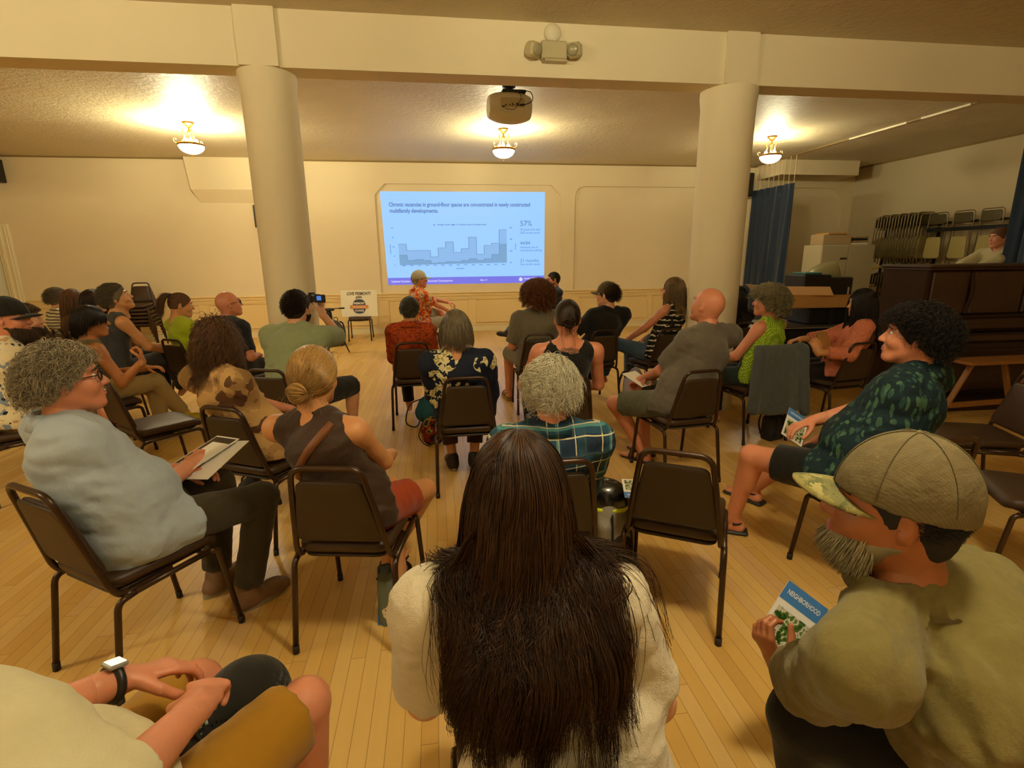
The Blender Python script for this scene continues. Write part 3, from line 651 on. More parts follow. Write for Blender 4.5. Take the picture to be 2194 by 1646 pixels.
# black draped table with a long black case and an open cardboard box
M_BLKCL = mat('black_cloth', '#100f0c', .9, var=.3, vscale=4, bmp=.4, bscale=30, bd=.02); M_CARD = mat('cardboard', '#b98a4a', .8, var=.08, vscale=8); M_CARD2 = mat('pale_cardboard_box', '#a8926a', .8, var=.1, vscale=6)
t = thing('folding_table', 'long table draped in black cloth with a thin silver edge by the right column', 'table', (3.75, 5.95, 0), -math.radians(3))
g = Grid((-.1, -.15, -.05), (2.5, .95, .8), .022); g.add((lambda P: np.maximum(np.maximum(np.abs(P[..., 0]-1.18)-1.16-.012*np.sin(P[..., 1]*40), np.abs(P[..., 1]-.4)-.36-.015*np.sin(P[..., 0]*26)-.01*np.sin(P[..., 0]*11)), np.abs(P[..., 2]-.37)-.345), ((-.05, -.05, 0), (2.45, .85, .75))), .01)
obj('table_cloth', [g.mesh()], M_BLKCL, t, True)
obj('table_top', [box((0.01, 0.0, .715), (2.36, .80, .735), .004)], mat('table_top_grey', '#4a453a', .5), t); obj('edge_strip', [box((0.0, -.012, .712), (2.37, .0, .724))], mat('silver_edge', '#c8c4b8', .3, .8), t)
kc = thing('black_keyboard_case', 'long black case lying on the draped table under the cardboard box', 'case', (4.72, 6.05, .735), -math.radians(2))
obj('case_body', [box((0, 0, 0), (1.35, .45, .22), .02)], mat('black_case', '#0f0e0b', .55), kc); obj('case_strap', [box((.3, -.008, 0), (.34, .0, .22)), box((1.0, -.008, 0), (1.04, 0, .22))], M_DK2, kc)
cb = thing('cardboard_box', 'flat open cardboard box with raised flaps on top of the black case', 'box', (4.20, 6.02, .957), -math.radians(3))
W, Dp, Hh = 1.35, .42, .13
obj('box_walls', [box((0, 0, 0), (W, .006, Hh)), box((0, Dp-.006, 0), (W, Dp, Hh)), box((0, 0, 0), (.006, Dp, Hh)), box((W-.006, 0, 0), (W, Dp, Hh)), box((0, 0, 0), (W, Dp, .006))], M_CARD, cb)
obj('flap', [beam((.02, Dp/2, Hh), (-.16, Dp/2, Hh+.16), Dp, .005)], M_CARD2, cb); obj('flap', [beam((W*.55, Dp, Hh), (W*.62, Dp+.22, Hh+.10), .6, .005)], M_CARD, cb)
obj('flap', [beam((W, Dp/2, Hh), (W+.17, Dp/2, Hh-.03), Dp, .005)], M_CARD, cb)
M_PAPER = mat('white_paper', '#e8e2d0', .7)
def sheet(label, x, y, z, rot, w=.21, h=.28, name='paper_sheet', group='papers on the draped table'):
    o = thing(name, label, 'paper', (x, y, z), rot, group); obj('page', [box((-w/2, -h/2, 0), (w/2, h/2, .003))], M_PAPER, o); return o
sheet('white papers on the draped table just right of the column, nearer sheet', 3.98, 6.05, .737, .3); sheet('white papers on the draped table just right of the column, farther sheet', 4.02, 6.42, .737, -.2)
mg = thing('black_travel_mug', 'dark mug with a pale lid standing on the draped table beside the grey curly head', 'mug', (4.10, 6.0, .737))
obj('mug_body', [lathe([(.04, 0), (.045, .01), (.05, .15), (.048, .16)], 24)], mat('dark_enamel', '#25242b', .3), mg, True); obj('lid', [lathe([(.05, .16), (.052, .175), (.03, .18), (.0001, .181)], 24)], M_PAPER, mg, True)
# black road cases behind
for nm, lb, x, y, w, h, d in (('black_road_case', 'low black box behind the table, left of the taller black case', 5.85, 8.2, .75, .93, .5), ('black_road_case', 'black case with a small silver latch in front of the white cabinet', 6.62, 8.05, .45, 1.25, .5)):
    o = thing(nm, lb, 'case', (x, y, 0)); obj('case_body', [box((-w/2, -d/2, 0), (w/2, d/2, h), .02)], mat('black_case', '#0f0e0b', .55), o); obj('latch', [box((w/2-.10, -d/2-.012, h-.28), (w/2-.07, -d/2, h-.16), .003)], mat('silver_edge', '#c8c4b8'), o)
o = thing('black_amplifier', 'black amplifier with a teal strip on its top by the blue curtain', 'amplifier', (6.2, 8.0, 0)); obj('amplifier_body', [box((-.3, -.25, 0), (.2, .25, 1.30), .02)], mat('black_case', '#0f0e0b'), o); obj('top_cloth', [box((-.28, -.24, 1.30), (.02, .1, 1.335), .008)], mat('teal_cloth', '#2c5f5c', .8), o)
o = thing('clear_plastic_bin', 'domed clear plastic cover beside the white cabinet', 'container', (6.95, 8.75, 0))
g = Grid((-.45, -.3, .7), (.35, .3, 1.6), .03); g.add(elp((.25, 0, 1.0), (.62, .25, .5)), .01); g.cut((0, 0, .95), (0, 0, -1)); g.cut((.28, 0, 0), (1, 0, 0)); obj('dome', [g.mesh()], mat('frosted_plastic', '#77704c', .3, spec=.5), o, True)
obj('bin_base', [box((-.35, -.25, .0), (.28, .25, .95), .02)], M_CARD2, o)
# white cabinet with boxes
M_CAB = mat('white_cabinet_enamel', '#aba283', .45)
cbn = thing('white_metal_cabinet', 'tall white two-door metal cabinet in the far right corner', 'cabinet', (7.48, 9.45, 0))
obj('cabinet_body', [box((0, .0, .05), (1.17, .5, 1.80), .008), box((.03, .02, 0), (1.14, .48, .05))], M_CAB, cbn)
for i, (x0, x1) in enumerate(((.012, .58), (.59, 1.158))):
    d = obj('door', [box((x0, -.02, .07), (x1, .0, 1.78), .005)], M_CAB, cbn)
    obj('handle', [box(((.50, .62)[i], -.035, .95), ((.545, .665)[i], -.02, 1.15), .004)] if i == 0 else [box((.62, -.03, 1.0), (.64, -.02, 1.1), .003)], M_DK, d)
obj('badge', [box((.42, -.024, 1.52), (.56, -.02, 1.55))], M_DK, cbn)
o = thing('storage_box', 'pale brown storage box on top of the white cabinet', 'box', (7.85, 9.7, 1.80)); obj('box_body', [box((-.3, -.18, 0), (.32, .18, .20), .01)], M_CARD2, o); obj('box_lid', [box((-.2, -.19, .20), (.2, .19, .23), .004)], M_CARD, o)
for i in range(4):
    o = thing('flat_folder', 'flat folder, %s of the small pile on the cabinet top' % ('lowest', 'second', 'third', 'topmost')[i], 'folder', (8.38+.02*(i % 2), 9.7, 1.80+.042*i), .05*i, 'folders on the cabinet'); obj('folder_body', [box((-.18, -.15, 0), (.19, .15, .038), .008)], (M_PAPER, M_CARD2, M_DK2, M_CARD2)[i], o)
# curtains hung on cords from the ceiling track
def curtain(label, y0, y1, z0, z1, col, name='blue_curtain'):
    t = thing(name, label, 'curtain', (7.33, 0, 0)); n = int((y1-y0)/.012); V = []; zs = np.linspace(z0, z1, 14)
    for j, z in enumerate(zs):
        amp = .075*(1-.55*(z-z0)/(z1-z0))
        for i in range(n): y = y0+(y1-y0)*i/(n-1); V.append((amp*math.sin(y*22+.8*math.sin(y*5))+.02*math.sin(y*51+z), y+.02*math.sin(y*22+1.6), z))
    nn = len(V); V2 = [(x+.006, y, z) for x, y, z in V]; F = []
    for j in range(13):
        for i in range(n-1): a = j*n+i; F.append((a, a+1, a+n+1, a+n)); F.append((nn+a, nn+a+n, nn+a+n+1, nn+a+1))
    for j in range(13): a = j*n; F.append((a, a+n, nn+a+n, nn+a)); a = j*n+n-1; F.append((a, nn+a, nn+a+n, a+n))
    for i in range(n-1): F.append((i, nn+i, nn+i+1, i+1)); a = 13*n+i; F.append((a, a+1, nn+a+1, nn+a))
    obj('curtain_cloth', [(np.array(V+V2), F)], mat('navy_curtain_cloth', '#12263c', .8, var=.15, vscale=3, bmp=.3, bscale=400, sheen=.2), t, True)
    for y in np.arange(y0+.03, y1, .17): obj('hanging_cord', [tube([(0, y, z1-.01), (0, y, 3.585)], .005, 6)], mat('pale_cord', '#c9b98c', .6), t)
    return t
curtain('navy blue curtain hanging on cords in the far right, left of the white cabinet', 10.25, 11.72, .06, 3.05, '#1c3a5c')
curtain('dark navy curtain at the right edge behind the piano', 4.95, 5.93, .06, 3.05, '#1c3a5c')
# folding chair storage on the right wall
M_FCM = mat('khaki_chair_tube', '#8f7f5c', .4, .5); M_FCS = mat('tan_folding_seat', '#a89a5c', .55); M_RACK = mat('black_rack_steel', '#14130f', .5, .3)
FC = None
def fold_chair(label, group, loc, rot):
    """folded metal chair hanging from its top: local z up from 0 to .98, thickness along local y"""
    global FC
    if FC is None:
        t = thing('folding_chair', label, 'chair', loc, rot, group)
        obj('front_frame', [tube(fillet([(-.20, 0, .0), (-.19, .01, .95), (.19, .01, .95), (.20, 0, .0)], .06, 5), .011, 8), beam((-.195, 0, .25), (.195, 0, .25), .015, .015)], M_FCM, t, True)
        obj('rear_frame', [tube(fillet([(-.17, .045, .02), (-.16, .03, .70), (.16, .03, .70), (.17, .045, .02)], .05, 5), .010, 8)], M_FCM, t, True)
        s = pad([(x, z) for x, z in rrect(-.17, .10, .17, .50, .05, .02)], lambda x, y: 0, .018, .008, .006); obj('seat', [(np.stack([s[0][:, 0], -.022-s[0][:, 2], s[0][:, 1]], 1), s[1])], M_FCS, t, True)
        s = pad([(x, z) for x, z in rrect(-.175, .74, .175, .92, .04)], lambda x, y: 0, .012, .004, .004); obj('backrest', [(np.stack([s[0][:, 0], -.006-s[0][:, 2], s[0][:, 1]], 1), s[1])], mat('olive_brown_back', '#4c4420', .5), t, True)
        obj('foot_cap', [ell((sx*.20, 0, -.005), (.014, .014, .012), 8, 6) for sx in (-1, 1)]+[ell((sx*.17, .045, .012), (.013, .013, .012), 8, 6) for sx in (-1, 1)], M_DK, t); FC = t
    else:
        t = FC.copy(); COL.objects.link(t); t['label'] = label; t['group'] = group
        for ch in FC.children: c = ch.copy(); COL.objects.link(c); c.parent = t
    t.location = loc; t.rotation_euler = (0, 0, rot); return t
TIERL = (('upper', 1.42), ('lower', .22))
for tn, z in TIERL:
    for i in range(16): fold_chair('folded metal chair seen edge-on, %s row of the right wall rack' % tn, 'edge-on folding chairs, %s row' % tn, (9.68, 10.45-.072*i, z+.02*(i % 3)), PI*.5+PI/2+.0)
    for i in range(3 if z > 1 else 2):
        fold_chair('folded chair with tan seat, %s row of the rack, %s' % (tn, ('beside the edge-on chairs', 'middle one', 'nearest the navy curtain')[i]), 'folding chairs showing their seats', (9.62, 9.12-.50*i, z), -PI/2)
r = thing('chair_rack', 'black steel rack on wheels holding the folding chairs on the right wall', 'rack', (9.7, 0, 0))
obj('rack_rail', [box((-.02, 7.3, 2.16), (.02, 10.6, 2.20)), box((-.10, 7.3, 2.02), (-.06, 9.3, 2.09)), box((.0, 7.3, 1.12), (.04, 10.6, 1.16)), box((-.25, 7.3, .10), (.25, 10.6, .14))], M_RACK, r)
for y in (7.35, 9.32, 10.58): obj('rack_post', [box((.18, y-.02, .1), (.22, y+.02, 2.2)), beam((.2, y, 1.2), (-.02, y, 1.14), .03, .03), beam((.2, y, 2.2), (-.02, y, 2.18), .03, .03)], M_RACK, r)
for y in (7.5, 10.4): obj('wheel', [xf(lathe([(.05, -.015), (.05, .015)], 16), rx(PI/2), (0, y, .05))], M_DK, r)
ht = thing('hand_truck', 'hand truck with a yellow loop handle in front of the folding chairs', 'hand truck', (9.3, 9.95, 0), math.radians(-50))
obj('handle', [tube(fillet([(-.17, 0, .95), (-.15, 0, 1.35), (.15, 0, 1.35), (.17, 0, .95)], .14, 6), .022, 10)], mat('yellow_paint', '#d6bc2a', .4), ht, True)
obj('frame', [tube([(-.17, 0, .12), (-.17, 0, .97)], .018, 8), tube([(.17, 0, .12), (.17, 0, .97)], .018, 8)]+[tube([(-.17, 0, z), (.17, 0, z)], .012, 6) for z in (.3, .55, .8)], M_RACK, ht, True)
obj('toe_plate', [box((-.2, -.22, .0), (.2, 0, .012))], M_RACK, ht)
for s in (-1, 1): obj('wheel', [xf(lathe([(.04, -.025), (.12, -.025), (.125, 0), (.12, .025), (.04, .025)], 20), ry(PI/2), (s*.22, .05, .125))], M_DK, ht, True)
# sign on the chair by the far wall
sg = thing('campaign_sign', 'white LOVE FREMONT sign leaning on a chair by the far wall', 'sign', (-1.56, 10.86, .49), math.radians(-4))
TL = rx(-.12)
def sgp(pc): return xf(pc, TL)
obj('board', [sgp(box((-.36, 0, 0), (.36, .01, .53)))], mat('white_sign_board', '#e6dfc4', .6), sg)
def sgtext(s, x, z, size, m, wid=None, bold=.002, lift=.003, al='CENTER'):
    V, F = textmesh(s, size, al, 0, bold)
    if wid: V[:, 0] *= wid/(V[:, 0].max()-V[:, 0].min())
    W = np.stack([x+V[:, 0], np.full(len(V), -lift), z+V[:, 1]], 1); obj('sign_lettering', [sgp((W, F))], m, sg)
M_INK = mat('dark_ink', '#3a3428', .7); M_OR = mat('orange_ribbon_ink', '#d08a4a', .7); M_NV = mat('slate_ink', '#3d4150', .7)
sgtext('LOVE FREMONT?', 0, .43, .085, M_INK, .47); sgtext('JOIN', 0, .365, .06, M_INK, .12)
def sdisc(x, z, rx_, rz_, lift, n=24, sq=2.6): return sgp(extr([(x+rx_*math.copysign(abs(math.cos(a))**(2/sq), math.cos(a)), z+rz_*math.copysign(abs(math.sin(a))**(2/sq), math.sin(a))) for a in np.linspace(0, 2*PI, n, False)], 0, .001, [[1, 0, 0], [0, 0, 1], [0, -1, 0]], (0, -lift, 0)))
obj('badge', [sdisc(0, .20, .13, .145, .001)], M_NV, sg); obj('ribbon', [sgp(box((-.18, -.004, .155), (.18, -.002, .225))), sgp(box((-.15, -.0055, .165), (.15, -.004, .215)))], M_OR, sg)
sgtext('FREMONT', 0, .245, .055, M_PAPER, .22, lift=.006); sgtext('NEIGHBORHOOD', 0, .175, .04, mat('cream_ink', '#e9c79c', .7), .27, lift=.008); sgtext('COUNCIL', 0, .10, .05, M_PAPER, .19, lift=.006)
# tripod and camera bag beside the column
tp = thing('camera_tripod', 'black tripod with a fluid head standing between the filming man and the sign', 'tripod', (-1.85, 9.3, 0))
TPT = .64
obj('fluid_head', [lathe([(.05, TPT-.08), (.055, TPT+.02), (.045, TPT+.10), (.03, TPT+.12)], 14), box((-.09, -.04, TPT+.12), (.09, .05, TPT+.15), .006), box((-.13, -.03, TPT+.15), (.06, .03, TPT+.165))], M_DK, tp)
obj('pan_handle', [tube([(.0, 0, TPT+.155), (.27, -.03, TPT+.165)], .008, 8), tube([(.18, -.02, TPT+.16), (.27, -.03, TPT+.165)], .014, 8)], M_DK, tp, True)
for a in (.5, 2.6, 4.7): obj('leg', [tube([(0, 0, TPT-.08), (.16*math.cos(a), .16*math.sin(a), .4)], .016, 8), tube([(.15*math.cos(a), .15*math.sin(a), .42), (.30*math.cos(a), .30*math.sin(a), .0)], .011, 8)], M_DK, tp, True)
obj('clamp_ring', [lathe([(.03, TPT-.11), (.06, TPT-.1), (.06, TPT-.08), (.03, TPT-.07)], 14)], mat('silver_edge', '#c8c4b8'), tp, True)
# ================================================================ bags, bottle, brochures
M_BAGK = mat('black_nylon', '#17150f', .7, bmp=.3, bscale=300); M_BAGG = mat('grey_nylon', '#6b6353', .75, var=.2, vscale=15, bmp=.4, bscale=60, bd=.006); M_BAGL = mat('pale_grey_nylon', '#9a93a0', .7, bmp=.3, bscale=100)
def backpack(label, x, y, rot, sc=1.0, body=M_BAGG, trim=M_BAGK, lean=0.0, name='backpack', h=.46, w=.30, d=.2, pockets=True):
    t = thing(name, label, 'bag', (x, y, 0), rot)
    g = Grid((-.25*sc, -.22*sc, -.02), (.25*sc, .22*sc, (h+.06)*sc), .011); g.add(elp((0, 0, h*.5*sc), (w/2*sc, d/2*sc, h*.52*sc)), .02); g.add((lambda P: np.linalg.norm(np.maximum(np.abs(P-np.array([0, 0, h*.36*sc]))-np.array([w*.36, d*.32, h*.33])*sc, 0), axis=-1)-.04*sc, ((-w/2*sc, -d/2*sc, 0), (w/2*sc, d/2*sc, h*sc*.75))), .03)
    g.wrinkle(.004, int(x*10) % 50, 60); g.cut((0, 0, .002), (0, 0, -1)); obj('bag_body', [g.mesh()], body, t, True)
    if pockets:
        g = Grid((-.2*sc, -.25*sc, 0), (.2*sc, .05*sc, .35*sc), .011); g.add(elp((0, -d*.42*sc, .15*sc), (w*.38*sc, .05*sc, .13*sc)), .02); g.wrinkle(.003, 3, 70); obj('front_pocket', [g.mesh()], trim, t, True)
    obj('top_handle', [tube(smoothpath([(-.04*sc, .04, h*.98*sc), (-.03*sc, .04, (h*1.0+.05)*sc), (.03*sc, .04, (h+.05)*sc), (.04*sc, .04, h*.98*sc)]), .007, 8)], trim, t, True)
    for s in (-1, 1):
        q = np.array([(s*.07, d*.3, h*.95), (s*.10, d*.62, h*.85), (s*.12, d*.75, h*.5), (s*.12, d*.5, .06)])*sc; obj('shoulder_strap', [tube(smoothpath(q), .014*sc, 6)], trim, t, True)
        q = np.array([(s*.06, -d*.45, h*.9), (s*.075, -d*.60, h*.6), (s*.08, -d*.66, h*.3), (s*.085, -d*.5, .05)])*sc; obj('compression_strap', [tube(smoothpath(q), .007*sc, 6)], trim, t, True)
    return t
bp = backpack('grey and black backpack with black straps beside the empty chair', .865, 2.40, .35, .80, mat('mid_grey_nylon', '#857c69', .7, var=.15, vscale=15, bmp=.4, bscale=60, bd=.006))
hm = thing('cycling_helmet', 'black cycling helmet with a bright yellow shell edge on the grey backpack', 'helmet', (.85, 2.47, .345), 1.2)
g = Grid((-.16, -.2, -.06), (.16, .2, .2), .008); g.add(elp((0, 0, 0), (.105, .14, .12)), .01); g.sub(elp((0, 0, -.03), (.085, .12, .11)), .01); g.cut((0, 0, -.02), (0, 0, -1))
for a in (-.05, 0, .05): g.sub(cap((a, -.10, .12), (a*1.2, .11, .11), .014), .006)
obj('helmet_shell', [g.mesh()], mat('glossy_black_shell', '#12110f', .25, coat=.5), hm, True)
obj('yellow_rim', [tube([(.108*math.cos(a), .145*math.sin(a), -.015) for a in np.linspace(PI*.5, PI*1.55, 20)], .012, 8)], mat('fluorescent_yellow', '#d8e000', .4), hm, True)
obj('chin_strap', [tube(smoothpath([(-.08, 0, -.01), (-.05, -.02, -.06), (.05, -.02, -.06), (.08, 0, -.01)]), .005, 6)], M_DK, hm, True)
backpack('black and pale grey backpack on the floor left of the bald man in grey', 2.12, 5.28, .9, .95, M_BAGL, M_BAGK)
backpack('small black camera backpack standing on the floor by the column and tripod', -1.95, 10.3, -.2, 1.0, mat('dark_grey_pack', '#3a352b', .7), M_BAGK, h=.48, w=.3)
backpack('black bag on the floor under the jacket-draped chair', 2.95, 4.05, .3, .6, M_BAGK, M_BAGK)
backpack('dark bag on the floor under the chair of the person in camouflage', -1.28, 3.40, .3, .5, M_BAGK, M_BAGK)
hb = thing('teal_handbag', 'teal cloth handbag with a long black strap on the floor by the navy floral shirt', 'bag', (-.13, 5.10-.0, 0), .3)
g = Grid((-.2, -.14, -.01), (.2, .14, .32), .01); g.add(elp((0, 0, .11), (.14, .09, .12)), .03); g.add(elp((0, 0, .2), (.10, .06, .08)), .04); g.wrinkle(.006, 8, 52); g.cut((0, 0, .002), (0, 0, -1)); obj('bag_body', [g.mesh()], mat('teal_canvas', '#12505a', .8, bmp=.3, bscale=200), hb, True)
obj('strap', [tube(smoothpath([(-.06, -.02, .26), (-.2, -.05, .22), (-.26, -.1, .06), (-.17, -.13, .012), (-.1, -.08, .08)]), .007, 8)], M_DK, hb, True)
obj('magazine', [beam((.02, -.06, .22), (.12, -.10, .12), .1, .004)], M_PAPER, hb)
tb = thing('tote_bag', 'dark red and yellow patterned tote leaning by the floral shirt chair', 'bag', (-.08, 4.45, 0), .2)
def pat_tote(t): v = coords(t); return ramp(t, noise(t, v, 14, 2), [(0, srgb('#2a1a14')), (.42, srgb('#7a2018')), (.52, srgb('#8a8420')), (.6, srgb('#2c241c'))], 'CONSTANT')
g = Grid((-.16, -.1, -.01), (.16, .1, .3), .01); g.add(elp((0, 0, .12), (.12, .06, .14)), .02); g.wrinkle(.005, 2, 60); g.cut((0, 0, .002), (0, 0, -1)); obj('bag_body', [g.mesh()], patmat('tote_pattern', pat_tote), tb, True)
obj('strap', [tube(smoothpath([(-.1, -.03, .22), (-.14, -.06, .1), (-.05, -.09, .02), (.06, -.05, .2)]), .005, 8)], M_DK, tb, True)
wb = thing('white_paper_bag', 'crumpled white bag on the floor to the right of the plaid shirt', 'bag', (1.08, 3.62, 0), .2)
g = Grid((-.14, -.14, -.01), (.14, .14, .26), .01); g.add(elp((0, 0, .09), (.085, .07, .13)), .02); g.wrinkle(.008, 5, 60); g.cut((0, 0, .002), (0, 0, -1)); obj('bag_body', [g.mesh()], mat('cream_paper_bag', '#c9b98a', .8), wb, True)
# water bottle with stickers
wt = thing('water_bottle', 'grey-green steel water bottle with stickers under the blonde woman\'s chair', 'bottle', (-.285, 2.11, 0), .2)
smooth_auto(obj('bottle_body', [lathe([(.034, 0), (.0385, .005), (.0385, .19), (.036, .205), (.027, .222), (.027, .232)], 32)], mat('sage_powder_coat', '#5f6a58', .6, bmp=.2, bscale=800), wt))
smooth_auto(obj('cap', [lathe([(.031, .228), (.032, .232), (.032, .262), (.028, .268), (.0001, .268)], 28), tube(fillet([(-.026, 0, .262), (-.024, 0, .292), (.024, 0, .292), (.026, 0, .262)], .012, 4), .006, 8)], mat('dark_sage_cap', '#3c4338', .5), wt))
def sticker(a0, a1, z0, z1, m, f=None):
    n = 14; V = []; F = []
    for i in range(n+1):
        for j in range(n+1):
            a = a0+(a1-a0)*i/n; z = z0+(z1-z0)*j/n; V.append((.0391*math.cos(a), .0391*math.sin(a), z))
    for i in range(n):
        for j in range(n):
            u, v = (i+.5)/n*2-1, (j+.5)/n*2-1
            if f is None or f(u, v): q = i*(n+1)+j; F.append((q, q+n+1, q+n+2, q+1))
    obj('sticker', [(np.array(V), F)], m, wt)
sticker(-2.3, -.8, .045, .105, mat('cream_sticker', '#d8cfae', .5), lambda u, v: u*u+v*v < 1+.15*math.sin(5*math.atan2(v, u)))
sticker(-2.0, -1.1, .06, .095, M_INK, lambda u, v: math.sin(7*u+3)*math.cos(6*v) > .35); sticker(-1.35, -.5, .115, .145, mat('peach_sticker', '#c98a6c', .5), lambda u, v: abs(v) < .5+.4*math.sin(9*u))
# brochures
M_BLUE = mat('brochure_blue', '#3f78b8', .4); M_WHT = mat('brochure_white', '#e8e4d8', .4)
def pat_photo(t): v = coords(t); return ramp(t, noise(t, warp(t, v, 30, .02), 42, 3), [(0, srgb('#27401c')), (.42, srgb('#4c6a2a')), (.5, srgb('#c9c0ac')), (.62, srgb('#5c7a3a')), (.7, srgb('#b8a8a0'))], 'CONSTANT')
M_PHOTO = patmat('brochure_photo', pat_photo, .4, 0)
def brochure(label, M, o, name='brochure', w=.14, h=.215, curl=0.0, group=None):
    """local x = width, y = height, z = face normal; M columns are the axes"""
    t = thing(name, label, 'brochure', tuple(o)); t.rotation_euler = Matrix(M).to_euler(); 
    if group: t['group'] = group
    obj('page', [box((-w/2, 0, -.002), (w/2, h, 0))], M_WHT, t); obj('title_band', [box((-w/2, h*.72, 0), (w/2, h, .0006))], M_BLUE, t); obj('cover_photo', [box((-w/2+.012, .015, 0), (w/2-.012, h*.62, .0007))], M_PHOTO, t)
    V, F = textmesh('NEIGHBORHOOD', .022, 'CENTER', 0, .0004); V[:, 0] *= (w*.8)/(V[:, 0].max()-V[:, 0].min()); obj('title_text', [(V+np.array([0, h*.83, .0012]), F)], M_WHT, t)
    return t
def axes(xd, zn): z = nrm(zn); x = nrm(np.array(xd)-z*np.dot(xd, z)); y = np.cross(z, x); return np.stack([x, y, z], 1).tolist()
brochure('blue and white brochure lying on the empty chair seat by the backpack', axes((-.96, .27, 0), (0, 0, 1)), (.985, 2.385, .487))
o = thing('floor_brochure', 'unfolded brochure on the floor behind the water bottle', 'brochure', (-.17, 2.20, .002), .1)
obj('page', [box((-.17, -.10, 0), (-.03, .10, .002)), box((-.03, -.10, 0), (.11, .10, .0022)), box((.11, -.10, 0), (.22, .10, .002))], M_WHT, o); obj('title_band', [box((-.17, -.10, .002), (-.12, .10, .003))], M_BLUE, o); obj('printed_block', [box((.0, -.07, .0022), (.10, .08, .003))], mat('grey_print', '#a39ba0', .5), o); obj('cover_photo', [box((-.10, -.08, .002), (-.04, .08, .003))], M_PHOTO, o)
# ================================================================ people: body, clothes, hair
SK = {'fair': skin('skin_fair', '#d9a37c'), 'rosy': skin('skin_rosy', '#cf8a66'), 'tan': skin('skin_tan', '#c08350'), 'warm': skin('skin_warm', '#d09660'), 'brown': skin('skin_brown', '#a0643c')}
M_LIP = mat('lips', '#a85a48', .45); M_EYE = mat('eye_white', '#e6ddcc', .2); M_IRIS = mat('iris_dark', '#2a1c12', .2)
M_SHOE = mat('black_shoe', '#16140f', .6); M_SOLE = mat('pale_sole', '#8f856c', .7)
def ik(a, t, l1, l2, pole):
    a = np.array(a, float); t = np.array(t, float); d = t-a; L = np.linalg.norm(d); Lm = (l1+l2)*.995
    if L > Lm: t = a+d/L*Lm; d = t-a; L = Lm
    L = max(L, abs(l1-l2)+.02); u = d/np.linalg.norm(d); x = (l1*l1-l2*l2+L*L)/(2*L); hh = math.sqrt(max(l1*l1-x*x, 1e-6)); p = np.array(pole, float); p = p-u*np.dot(p, u)
    return a+u*x+nrm(p)*hh, t
HR = np.array([.0765, .098, .098]); HCEN = np.array([0, -.012, .022])
def head_mesh(h, male=True, beard=False):
    g = Grid((-.11, -.13, -.20), (.11, .14, .145), h)
    g.add(elp(HCEN, HR), .01); g.add(elp((0, .028, -.035), (.060, .066, .082)), .03); g.add(elp((0, .07, -.098), (.026, .026, .02)), .025)
    for s in (-1, 1):
        g.add(cap((s*.052, -.005, -.045), (s*.022, .066, -.095), .017), .025); g.add(elp((s*.038, .062, -.028), (.026, .026, .028)), .02)
    g.add(cap((-.034, .080, .034), (.034, .080, .034), .011), .012)
    for s in (-1, 1): g.sub(elp((s*.031, .102, .010), (.019, .017, .014)), .014)
    g.add(cap((0, .086, .016), (0, .110, -.024), .0075, .012), .010)
    for s in (-1, 1): g.add(elp((s*.011, .098, -.029), (.008, .010, .007)), .006)
    g.add(elp((0, .082, -.062), (.028, .016, .020)), .014)
    for s in (-1, 1):
        g.add(elp((s*.079, -.010, -.004), (.009, .019, .031), rz(-s*.45) @ rx(-.15)), .006); g.add(elp((s*.074, -.004, -.022), (.008, .010, .010)), .008); g.sub(elp((s*.090, .000, .002), (.009, .010, .017)), .004)
    g.add(cap((0, -.028, -.06), (0, -.045, -.19), .056, .060), .03)
    return g.mesh()
HMC = {}
def head_pieces(h):
    if h not in HMC:
        e = []
        for s in (-1, 1): e += [ell((s*.031, .0770, .009), (.0118, .0118, .0085), 12, 8)+(2,), ell((s*.031, .0855, .009), (.0050, .0042, .0050), 10, 6)+(3,)]
        for s in (-1, 1): e.append(tube([(s*.014, .094, .030), (s*.032, .094, .036), (s*.050, .080, .030)], [.0025, .0035, .0015], 6)+(3,))
        e += [ell((0, .0945, -.057), (.021, .008, .0045), 14, 6)+(1,), ell((0, .0935, -.0665), (.018, .0085, .0055), 14, 6)+(1,)]
        HMC[h] = [head_mesh(h)+(0,)]+e
    return HMC[h]
def hand_prims(W, d, n, side, curl, sc, spread=.0):
    d = nrm(d); n = nrm(np.array(n)-d*np.dot(n, d)); th = np.cross(d, n)*side; P = []
    P.append(cone2(W-d*.02*sc, W+d*.025*sc, th, (.027*sc, .021*sc), (.030*sc, .017*sc))); P.append(cone2(W+d*.02*sc, W+d*.085*sc, th, (.031*sc, .016*sc), (.039*sc, .0125*sc)))
    F = []
    for k, (o, L) in enumerate(((.030, .070), (.0105, .078), (-.0105, .072), (-.030, .056))):
        b = W+(d*(.086-.004*abs(k-1))+th*o)*sc; a = 0; p = b; dirv = nrm(d+th*o*spread*6)
        for j, (fr, cb) in enumerate(((.46, .55), (.30, .95), (.24, .7))):
            a += curl*cb*(1+.08*k); q = p+(dirv*math.cos(a)+n*math.sin(a))*L*fr*sc; F.append(cap(p, q, (.0098-.0008*j)*sc, (.0092-.001*j)*sc)); p = q
    b = W+(d*.022+th*.024+n*.004)*sc; dv = nrm(d*.62+th*.66+n*(.25+.5*curl*.5)); q = b+dv*.040*sc; F.append(cap(b, q, .0145*sc, .0115*sc)); dv2 = nrm(d*.85+th*.25*(1-curl)+n*(.3+.5*curl)); q2 = q+dv2*.032*sc
    F.append(cap(q, q2, .0115*sc, .010*sc)); F.append(cap(q2, q2+nrm(dv2*.8+d*.3)*.024*sc, .010*sc, .008*sc))
    return P, F
